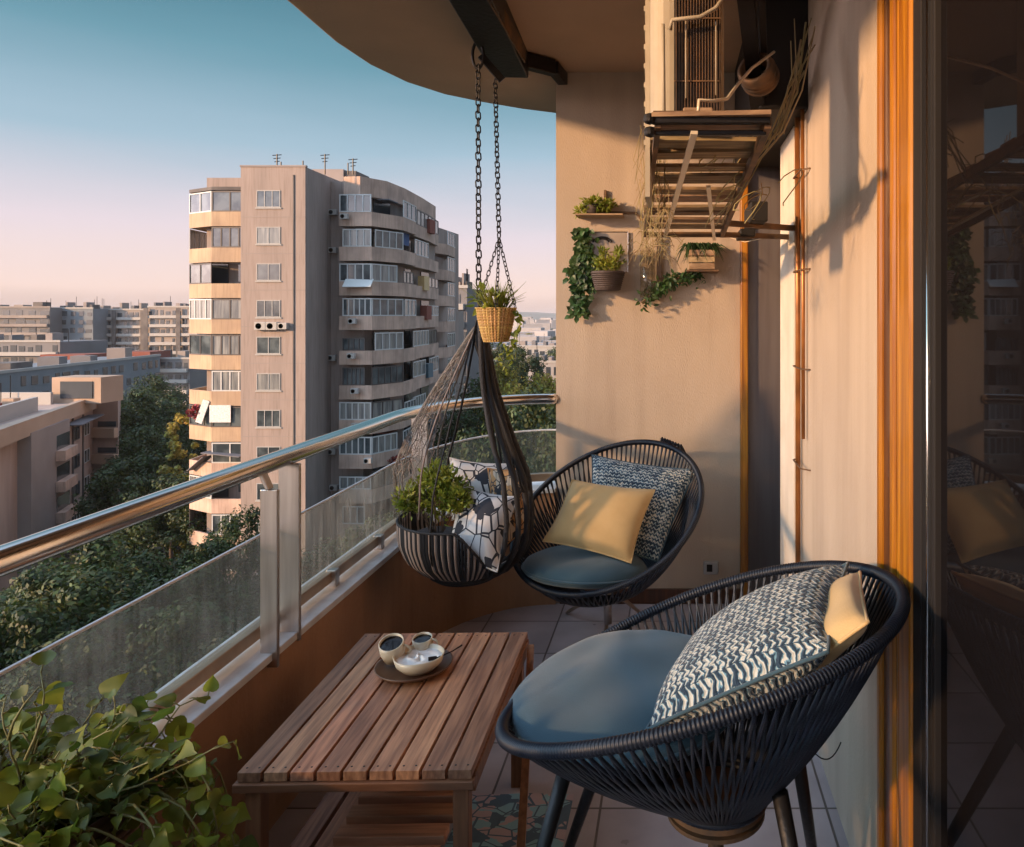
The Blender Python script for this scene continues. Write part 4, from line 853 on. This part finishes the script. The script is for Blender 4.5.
s.bx(-32.25,-27.35,54.95,55.25,TOP+.001,TOP+.12); s.build('roof_coping',M['twd'],tw)
for px,h_ in ((277,14),(303,8),(325,14),(348,6),(353,10),(281,7)):
    p=at(px,166,57.5); an=MB(); an.tube([(p.x,57.5,TOP-.1),(p.x,57.5,TOP+.3+h_*.085)],.05,6)
    if h_>9:
        for k in range(3): z=TOP+.5+h_*.085-.25*k-.3; an.tube([(p.x-.35+.08*k,57.5,z),(p.x+.35-.08*k,57.5,z+.05)],.035,5)
    an.build('antenna',M['iron'],tw)
RP=[(-26.3,59.2),(-26.3,58.1),(-23.7,58.0),(-22.3,61.0),(-22.5,64.6),(-22.9,65.0),(-23.2,70),(-23.9,75.1)]
LP=[(-38.0,60.5),(-37.6,57.4),(-35.0,56.0),(-32.22,56.0)]
XP=[(-24.6,76.2),(-24.0,78.5),(-24.4,82.5),(-26.1,85)]
# direction so that outside is on the right-hand side when walking p0->p1
RPo=RP; LPo=LP; XPo=XP
for k in range(13):
    zk=10.07-2.72*k; zb=zk-1.65; zt=zk-.55; 
    if zb<GZ: break
    for P,m_,dz in ((RPo,M['band'],0),(LPo,M['bandy'] if k<7 else M['band'],-.25),(XPo,M['band'],-.6)):
        s=MB(); strip(s,P,zb+dz,zt+dz,.14); Q=P+[((P[-1][0]-1.0) if P is not LPo else P[-1][0],P[-1][1]+.9),((P[0][0]-.2) if P is not LPo else P[0][0]+1.5,P[0][1]+.9)]
        cxm=-25.2 if P is RPo else (-35 if P is LPo else -26.5)
        inner=[(p[0]*.0+ (p[0]+(cxm-p[0])*.75),p[1]+ (1.4 if P is LPo else .6)) for p in P][::-1]
        s.prism(offs(P,-.15)+inner,zb+dz+.0,zb+dz+.14); s.build('balcony',m_,tw)
    if k<11:
        window(tw,(-31.0,55.0),(-29.25,55.0),zk-.63,zk+.63,2 if k%3 else 3,M['gframe'],M['pane2'] if k%4==1 else M['pane'],depth=.05,fr=.05)
        s=MB(); s.bx(-31.1,-29.15,54.93,54.999,zk-.74,zk-.64); s.build('window_sill',M['bwhite'],tw)
    # glazing on the right side
    i0=offs(RPo,-.05)
    if k<12:
      for j,(a,b_) in enumerate(((1,2),(2,3),(3,4),(5,6),(6,7))):
        typ=r.random(); 
        if j==0: typ=.1
        if j==1: typ= typ*.75
        pa,pb=i0[a],i0[b_]
        if typ<.62:
            mf=M['wframe'] if r.random()<.75 else M['dframe']; zt2=zk+.85 if r.random()<.7 else zk+.45
            t0=r.choice([0,0,.1]); t1=r.choice([1,1,.8]); L2=lambda t:(pa[0]+(pb[0]-pa[0])*t,pa[1]+(pb[1]-pa[1])*t)
            window(tw,L2(t0),L2(t1),zt,zt2,r.choice([3,4,5]),mf,M['pane2'] if r.random()<.5 else M['pane'],fr=.09)
      # dark wall openings behind open balconies
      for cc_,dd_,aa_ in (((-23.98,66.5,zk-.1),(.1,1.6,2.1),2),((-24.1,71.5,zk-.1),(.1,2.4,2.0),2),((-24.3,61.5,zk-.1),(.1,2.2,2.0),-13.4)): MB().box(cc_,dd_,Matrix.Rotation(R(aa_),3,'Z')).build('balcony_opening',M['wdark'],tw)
      pa,pb=LPo[1],LPo[2]; i1=offs(LPo,-.05)
      for a,b_ in ((0,1),(1,2),(2,3)):
        if r.random()<(.95 if k<4 else .55) : window(tw,i1[a],i1[b_],zt-.25,zk+.75,r.choice([2,3,4]),M['wframe'] if r.random()<.6 else M['dframe'],M['pane2'] if r.random()<.5 else M['pane'],fr=.09)
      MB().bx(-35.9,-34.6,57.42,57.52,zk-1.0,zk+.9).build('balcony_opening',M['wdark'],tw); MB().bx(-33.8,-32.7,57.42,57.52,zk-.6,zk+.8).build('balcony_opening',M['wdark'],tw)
      i2=offs(XPo,-.05)
      if k<9: window(tw,i2[1],i2[2],zt-.6,zk+.3,4,M['wframe'],M['pane'],fr=.08)
for k in range(11):
    zk=10.07-2.72*k
    for q in range(3):
        t_=r.random(); px_=r.uniform(345,430); y_=58.0 if px_<372 else 58.0+(px_-372)*.22; x_=(px_-VX)/F*y_
        if r.random()<.55 and px_<372: acbox((x_,57.85,zk-.95),.7)
    if r.random()<.7: MB().bx(-24.2,-23.2,60.2,62.2,zk+.75,zk+.82).build('awning',r.choice([M['awn'],M['brick'],M['bwhite']]),tw)
    if r.random()<.7: y_=r.uniform(64.9,70); MB().bx(-23.5,-22.9,y_,y_+1.4,zk-.9,zk+.4).build('laundry',r.choice([M['sillm'],M['yel'],M['cush'],M['brick']]),tw)
strip_=MB(); strip(strip_,[(-26.3,58.9),(-24.9,58.7),(-23.6,60.9),(-23.4,64.5),(-23.7,70),(-24.2,75.15)],10.95,TOP,.5); strip_.build('roof_band',M['band'],tw)
s=MB(); strip(s,LPo,10.9,11.15,.4); s.build('roof_band',M['roofd'],tw)
acbox((-30.6,54.99,.62)); acbox((-29.75,54.99,.62)); acbox((-28.95,54.99,.62),.8)
for px,py in ((332,212),(332,250),(331,358),(331,452),(333,488)): p=at(px,py,58.9); acbox((p.x,59.25,p.z),.75)
# laundry, awnings on balconies
s=MB(); p=at(216,408,56.2); s.bar((p.x-1.2,56.0,p.z-1.1),(p.x-.6,56.0,p.z+.6),.06,.5); s.bar((p.x-.3,55.9,p.z-.4),(p.x+1.3,55.9,p.z-.4),.05,1.3); s.build('laundry',M['sillm'],tw)
s=MB(); s.bar(at(205,452,56),at(243,456,55.6),.9,.06); s.bar(at(192,470,57),at(208,456,56),.8,.05); s.build('awning',M['awn'],tw)
s=MB(); s.bar(at(344,283,57.8),at(372,283,57.8),.9,.06,up=(0,-.7,.7)); s.build('awning',mat('white_awning',(.6,.62,.62),.7),tw)
s=MB(); s.bx(-23.3,-22.9,62.0,64.0,7.4,9.0); s.build('laundry',mat('blue_cloth',(.05,.10,.25),.8),tw)
s=MB(); bush(s,at(394,460,60.2),.8,500,.22,.16,r,flat=.4); s.build('flower_box',mat('red_flowers',(.28,.03,.03),.8,island=.5),tw)
s=MB(); bush(s,at(196,412,56.4),.55,300,.2,.14,r,flat=.9); s.build('flower_box',bpy.data.materials['red_flowers'],tw)
# left lower building: long receding wall
lb=thing('apartment_block','peach apartment block with flat roof terrace at the lower left','building',(-62,66,GZ))
P0,P1=Vector((-50.6,54,0)),Vector((-61.2,78,0)); d=(P1-P0).normalized(); nr_=Vector((d.y*-1,d.x,0)); nr_=nr_ if nr_.x>0 else -nr_; ZT=-7.4
s=MB(); s.prism([(P0.x,P0.y),(P1.x,P1.y),(P1.x-25,P1.y),(P0.x-25,P0.y)],GZ,ZT); s.prism([(-61.1,77.9),(-58.6,78),(-62.8,84),(-66,84),(-66,77.9)],GZ,ZT-.05); s.build('wall',M['pk'],lb)
s=MB(); 
def onw(t,o=0): p=P0.lerp(P1,t)+nr_*o; return (p.x,p.y)
s.prism([onw(.25,.0),onw(.25,.9),onw(.60,.9),onw(.60,.0)],GZ,ZT-.8); s.build('bay',M['twd'],lb)
s=MB(); s.prism([onw(-.0,.05),onw(-.0,1.0),onw(1.0,.35),onw(1.0,.02)],ZT-1.0,ZT+.35); s.build('cornice',M['b4'],lb)
for k in range(5):
    z=ZT-2.9-2.75*k
    for t0,t1,o in ((.62,.685,.02),(.76,.825,.02),(.88,.945,.02)):
        a,b_=onw(t0,o),onw(t1,o); window(lb,a,b_,z-.6,z+.75,2,M['dframe'] if r.random()<.5 else M['wframe'],M['pane'],fr=.07)
    s=MB(); a,b_=onw(.47,.95),onw(.58,.95); s.prism([onw(.46,.91),onw(.46,1.6),onw(.60,1.5),onw(.60,.8)],z-1.2,z-.3); s.build('balcony',M['band'],lb)
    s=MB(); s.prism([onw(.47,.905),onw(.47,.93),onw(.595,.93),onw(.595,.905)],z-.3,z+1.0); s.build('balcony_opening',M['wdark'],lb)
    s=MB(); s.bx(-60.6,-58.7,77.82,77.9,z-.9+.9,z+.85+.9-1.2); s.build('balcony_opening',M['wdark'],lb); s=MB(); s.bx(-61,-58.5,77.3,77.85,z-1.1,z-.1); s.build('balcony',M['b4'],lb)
s=MB(); s.prism([onw(.62,.05),onw(.62,1.7),onw(.93,1.4),onw(.93,.05)],ZT-1.55,ZT-1.45); s.build('awning',M['awn'],lb)
s=MB(); a=at(50,388,72); s.bx(a.x-1.5,a.x+3.4,74,77,ZT,ZT+2.6); s.build('roof_house',M['b4'],lb)
s=MB(); s.bx(a.x-.6,a.x+2.6,73.9,74,ZT+.5,ZT+2.2); s.build('roof_window',M['wdark'],lb)
s=MB(); s.bx(-76,-61.5,73,73.3,ZT,ZT+1.2); s.bx(-72,-70,72,76,ZT,ZT+.9); s.build('roof_parapet',M['bwhite'],lb)
MB().prism([onw(.0,-1.6),onw(.0,-1.9),onw(.62,-1.9),onw(.62,-1.6)],ZT+.003,ZT+1.3).build('roof_screen',M['bwhite'],lb)
for k_ in range(9):
    t_=r.uniform(.02,.95); o_=-r.uniform(2.4,9); a_=onw(t_,o_); w2=r.uniform(.5,1.6); MB().bx(a_[0]-w2,a_[0]+w2*.4,a_[1]-w2*.5,a_[1]+w2*.5,ZT+.003,ZT+r.uniform(.6,2.0)).build('roof_vent',r.choice([M['b1'],M['bwhite'],M['brick'],M['roofd'],M['b4']]),lb)
for k_ in range(5): a_=onw(r.uniform(.1,.9),-r.uniform(2.5,8)); MB().tube([(a_[0],a_[1],ZT),(a_[0],a_[1],ZT+r.uniform(1.5,3))],.04,5).build('antenna',M['iron'],lb)
for t_ in (.36,.63,.745,.86): MB().prism([onw(t_,.0),onw(t_,.14),onw(t_+.006,.14),onw(t_+.006,.0)],GZ,ZT-1.2).build('drain_pipe',M['roofd'],lb)
# generic slab blocks
WIN={}
def block(name,label,x0,x1,y,dep,zt,m_,cols,rows,band_=True,st=2.9,mb=None,seed=1,skew=0,cat='building',group=None,vert=None):
    rr=random.Random(seed); t=thing(name,label,cat,((x0+x1)/2,y+skew/2+dep/2,GZ),group); T0=Vector(t.location)
    A=Vector((x0,y,0)); D=Vector((x1-x0,skew,0)); Ln=D.length; D=D/Ln; O=Vector((D.y,-D.x,0)); ang=math.atan2(D.y,D.x)
    def pt(a,o): v=A+D*a+O*o; return (v.x,v.y)
    def slab(s_,a0,a1,o0,o1,z0,z1): s_.prism([pt(a0,o0),pt(a1,o0),pt(a1,o1),pt(a0,o1)],z0,z1)
    s=MB(); slab(s,0,Ln,0,-dep,GZ,zt); s.build('wall',m_,t)
    s=MB(); slab(s,-.15,Ln+.15,.15,-.25,zt+.002,zt+.5); s.build('roof_parapet',mb or M['bwhite'],t)
    for q in range(5):
        s=MB(); hx=Ln*(.03+.19*q+rr.uniform(0,.08)); slab(s,hx,hx+Ln*rr.uniform(.03,.10),-1.5,-5,zt+.003,zt+rr.uniform(1.0,2.6)); s.build('roof_house',rr.choice([M['roofd'],M['b1'],M['twd'],M['b2']]),t)
    for q in range(4):
        hx=Ln*rr.random(); v=A+D*hx-O*3; MB().tube([(v.x,v.y,zt),(v.x,v.y,zt+rr.uniform(2.5,4.5))],.07,5).build('antenna',M['iron'],t)
    cw=Ln/cols; cnt=0
    for k in range(rows):
        z=zt-2.0-st*k
        if band_ and k<14:
            s=MB(); slab(s,.4,Ln-.4,.02,.9,z-1.5,z-.55); s.build('balcony_row',mb or M['bwhite'],t)
        for c in range(cols):
            if cnt>=98: break
            if rr.random()<.10: continue
            cnt+=1; a_=cw*(c+.5)+rr.uniform(-.1,.1)*cw; w_=cw*rr.choice([.4,.55,.75]); hh=rr.choice([1.2,1.5,1.7]); kk=(round(w_,1),hh); v=A+D*a_+O*.02
            if kk not in WIN:
                o=MB().box((0,0,hh/2),(w_,.12,hh)).build('window',M['wdark'],t,origin=(0,0,0)); WIN[kk]=o.data
            else:
                o=bpy.data.objects.new('window',WIN[kk]); C.objects.link(o); o.parent=t
            o.location=Vector((v.x,v.y,z-.5))-T0; o.rotation_euler.z=ang
    if vert:
        for q in vert:
            s=MB(); slab(s,Ln*q-.7,Ln*q+.7,.92,1.1,zt-rows*st,zt-.2); s.build('stair_strip',M['roofd'],t)
    return t
X=lambda px,Y:(px-VX)/F*Y
block('apartment_block','far grey slab block at the left edge with long balcony rows',X(-60,250),X(50,250),250,14,3.9,M['b1'],9,10,seed=1,mb=M['b2'])
block('apartment_block','far blue grey block with small square windows beside the grey slab',X(52,255),X(93,255),255,14,3.6,M['b3'],5,10,False,seed=2)
block('apartment_block','far cream block with white balcony rows in the middle of the skyline',X(94,262),X(146,262),262,14,3.2,M['b2'],9,10,seed=3,vert=(.42,.97))
block('apartment_block','far white balcony block touching the left side of the tower',X(148,240),X(200,240),240,14,3.9,M['b2'],9,11,seed=4,vert=(.0,.62))
block('apartment_block','long low blue grey block with a straight roofline behind the peach block',X(-70,105),X(160,170),105,12,-8.0,M['b3'],22,4,False,seed=5,skew=65)
block('apartment_block','low grey roofs block in the second row on the far left',X(-40,190),X(60,190),190,16,-5.5,M['b1'],12,5,seed=6)
block('apartment_block','low cream block in the second row under the skyline',X(40,215),X(120,215),215,12,-10.5,M['b2'],12,5,seed=7)
block('apartment_block','low red roofed block in the second row beside the tower trees',X(95,200),X(190,200),200,10,-10.5,M['b1'],12,5,seed=8)
for x0_,x1_,Y_,z_ in ((40,85,186,-8.5),(112,150,196,-8.3)):
    MB().bx(X(x0_,Y_),X(x1_,Y_),Y_,Y_+8,z_-4,z_).build('tiled_roof',M['brick'],label='low dark red roof %s'%('over the far left rooftops' if x0_==40 else 'in front of the cream skyline blocks'),cat='roof')
block('apartment_block','dark many-balconied block seen right of the tower',X(447,120),X(467,120),120,10,5.8,M['b1'],4,10,seed=9)
block('apartment_block','tall grey block hidden behind the net of the hanging chair',X(425,95),X(446,95),95,8,2,M['b2'],4,10,seed=19)
block('low_building','white flat roofed building beyond the right-hand trees',X(528,150),X(575,150),150,10,-8.3,M['far'],6,2,False,seed=10)
block('low_building','pale long building behind the white flat roof',X(505,230),X(560,230),230,10,-8.5,M['bwhite'],8,2,False,seed=12)
# far town
r=random.Random(5)
proto=MB().box((0,0,.5),(1,1,1)).build('house_body',M['far'],label='small pale far-off building in the hazy town at the horizon',cat='building',group='far pale buildings in the distance',origin=(0,0,0)); proto.name='far_house'
n=0
for i in range(150):
    Y_=r.choice([r.uniform(280,700),r.uniform(600,2100)]); 
    px=r.uniform(468,575) if i<110 else r.uniform(-40,185); x=X(px,Y_)
    o=proto if n==0 else proto.copy()
    if n: C.objects.link(o)
    n+=1; o.location=(x,Y_,GZ); k=Y_/700; o.scale=(r.uniform(8,22)*(.6+k*.8),r.uniform(8,14),r.uniform(5,14)*(.7+.35*k)); o.rotation_euler.z=r.uniform(-.4,.4)
# unseen tower-shaped sun blocker, added outside the frame to shade the balcony's far end
u=Vector((-SUN.x,-SUN.y,0)).normalized(); pn=Vector((u.y,-u.x,0)); base=-u*60
q=lambda a,b: ((base+pn*a-u*b).x,(base+pn*a-u*b).y)
sun_blocker=thing('apartment_tower','unseen tower-shaped block added to keep the low sun off the balcony','building',(base.x,base.y,GZ)); zt=1.50+60*SUN.z/math.hypot(SUN.x,SUN.y)
MB().prism([q(-2.0,0),q(-19,0),q(-19,12),q(-2.0,12)],GZ,zt).build('wall',M['tw'],sun_blocker)
MB().prism([q(3.5,0),q(-1.99,0),q(-1.99,12),q(3.5,12)],GZ,zt-.62).build('low_shade_block',M['tw'],sun_blocker)  # lower tier of the blocker, added to shade the near chair cushion
s=MB()
for k in range(12):
    for j in range(5): c=base+pn*(-4-3.1*j)+u*.02; s.box((c.x,c.y,zt-2-2.8*k),(1.6,.12,1.3),Matrix((pn,u,Vector((0,0,1)))).transposed())
s.build('blocker_windows',M['wdark'],sun_blocker)
# ---------------- trees ----------------
def crown_mesh(seed,rx,rz,nc,nl,ls):
    rr=random.Random(seed); s=MB(); cl=[]
    for i in range(nc):
        d=rv(rr); q=rr.uniform(.45,1)**.6; z=d.z; wz=1-.25*max(0,z); cl.append((Vector((d.x*rx*q*wz,d.y*rx*q*wz,d.z*rz*q+rz)),rr.uniform(.16,.30)*rx))
    for c,rad in cl:
        for k in range(nl):
            d=rv(rr); p=c+d*rad*rr.uniform(.5,1.05); a=ls*rr.uniform(.35,1.0); n_=(d+rv(rr,.6)+Vector((0,0,.3))).normalized(); u=n_.orthogonal().normalized(); v=n_.cross(u); an=rr.uniform(0,3.1); u2=u*math.cos(an)+v*math.sin(an); v2=n_.cross(u2)
            s.add([p-u2*a,p+v2*a*.55,p+u2*a,p-v2*a*.55],[(0,1,2,3)])
    return s
def trunk(s,h,r0,rx,rz,seed):
    rr=random.Random(seed); s.tube([(0,0,0),(.1,0,h*.5),(0,.1,h+rz*.9)],[r0,r0*.75,r0*.3],8)
    for i in range(8): a=rr.uniform(0,6.3); z=h*rr.uniform(.7,1.1); s.tube([(0,0,z),(rx*.35*math.cos(a),rx*.35*math.sin(a),z+rz*.5),(rx*.7*math.cos(a),rx*.7*math.sin(a),z+rz*.9)],[r0*.4,r0*.25,r0*.08],6)
KIND={}
def tree(kind,p,scale,label,cat='tree',group=None,name='tree',hz=1):
    t=thing(name,label,cat,(p[0],p[1],GZ),group)
    if kind not in KIND:
        sd_,rx,rz,nc,nl,ls,m_,hh=KD[kind]; s=crown_mesh(sd_,rx,rz,nc,nl,ls); s.v=[(x,y,z+hh) for x,y,z in s.v]
        c=s.build('crown',m_,t,origin=(0,0,0)); c.location=(0,0,0); tk=MB(); trunk(tk,hh,.35,rx,rz,sd_); k=tk.build('trunk',M['bark'],t,origin=(0,0,0),smooth=True); k.location=(0,0,0); KIND[kind]=(c.data,k.data,hh+2*rz)
    else:
        for nm,me in (('crown',KIND[kind][0]),('trunk',KIND[kind][1])): o=bpy.data.objects.new(nm,me); C.objects.link(o); o.parent=t
    ht=KIND[kind][2]; k=(p[2]-GZ)/ht; t.scale=(scale,scale,k); t.rotation_euler.z=rnd.uniform(0,6.3); return t
KD={'broad':(1,4.2,5.0,95,170,.20,M['treel'],4.5),'round':(2,3.4,3.8,80,170,.19,M['treel'],4.5),'poplar':(3,1.3,6.0,60,120,.17,M['treey'],2.5),'yellow':(4,3.0,4.4,80,150,.20,M['treey'],4.5)}
TR=[('broad',140,393,86,1.1,'tall dark tree beside the peach block, left of the yellow poplar'),('broad',168,402,92,1.0,'dark tree behind the poplar near the tower'),('round',122,412,82,1.0,'rounded dark tree touching the peach block'),
('broad',145,430,74,.9,'dark tree in the middle of the grove left of the tower'),('round',135,452,66,1.1,'bushy tree below the peach block corner'),('broad',172,480,60,1.0,'dark tree at the foot of the poplar'),
('poplar',184,394,66,1.25,'slender yellow green poplar beside the tower balconies'),('poplar',190,470,62,.9,'short yellow poplar at the tower foot'),
('round',238,508,49,.75,'round dark tree in front of the tower windows'),('round',212,535,46,.7,'small dark tree at the tower base by the railing post'),
('broad',92,541,42,1.0,'nearest big light-topped tree seen under the handrail'),('broad',40,575,37,.9,'dark tree under the handrail at the left edge'),('round',5,600,33,.9,'dark tree crown at the far left under the rail'),
('broad',145,560,44,.9,'dark tree behind the glass left of the posts'),('round',190,585,40,.9,'dark tree low behind the glass near the posts'),('broad',120,620,35,.8,'tree crown low behind the dirty glass'),
('round',60,640,31,.8,'tree crown lowest behind the glass by the planter'),('round',235,590,44,.8,'dark tree under the tower just left of the post'),('broad',300,560,48,.9,'dark tree seen between the posts'),
('broad',335,545,50,.9,'dark tree behind the sunlit glass panel'),('round',385,510,50,.9,'dark tree at the foot of the right balconies'),('broad',432,478,52,.9,'dark tree behind the hanging chair net'),('round',465,440,58,1.0,'tree behind the apex of the rope chair'),
('yellow',516,382,66,.9,'yellow green tree below the hanging planter'),('yellow',545,372,74,1.0,'yellow green tree next to the back wall edge'),('broad',530,398,52,1.0,'dark tree behind the end of the handrail'),('broad',505,410,48,.9,'dark tree behind the curved end glass'),
('round',555,420,46,.9,'dark tree nearest the back wall beyond the rail'),('yellow',500,362,90,1.0,'distant yellow green tree just right of the tower'),('broad',480,385,70,1.0,'dark tree between tower and hanging planter'),('round',520,345,140,1.4,'far rounded tree beyond the yellow ones'),
('broad',560,350,160,1.6,'far dark tree beside the white flat roofed building'),('round',495,340,170,1.5,'far tree beside the many-balconied block'),('broad',196,620,37,.8,'dark tree crown behind the glass under the first post'),('broad',105,395,100,1.1,'dark tree standing behind the peach block'),('broad',155,378,120,1.2,'tall tree before the long low block')]
for kd,px,py,Y_,sc_,lb_ in TR: p=at(px,py,Y_); tree(kd,(p.x,Y_,p.z),sc_*1.05,lb_)
r=random.Random(99)
for i in range(36):
    Y_=r.uniform(28,54); x=r.uniform(-.95,-.62 if i<34 else -.15)*Y_
    if -37.5<x<-21 and Y_>52: continue
    if x<-48 and Y_>50: continue
    tree(r.choice(['broad','round']),(x,Y_,min(GZ+r.uniform(8,13.5),H-.34*Y_-r.choice([0,.3,2.0,3.2,4.5]))),r.uniform(.75,1.15),'dark green tree in the dense grove below the balcony',group='grove trees below the balcony')
for i in range(40):
    Y_=r.uniform(110,600); px=r.uniform(470,580); tree(r.choice(['broad','round','yellow']),(X(px,Y_),Y_,GZ+r.uniform(8,13)),r.uniform(1,1.6),'small distant tree among the far town buildings',group='distant trees in the town')
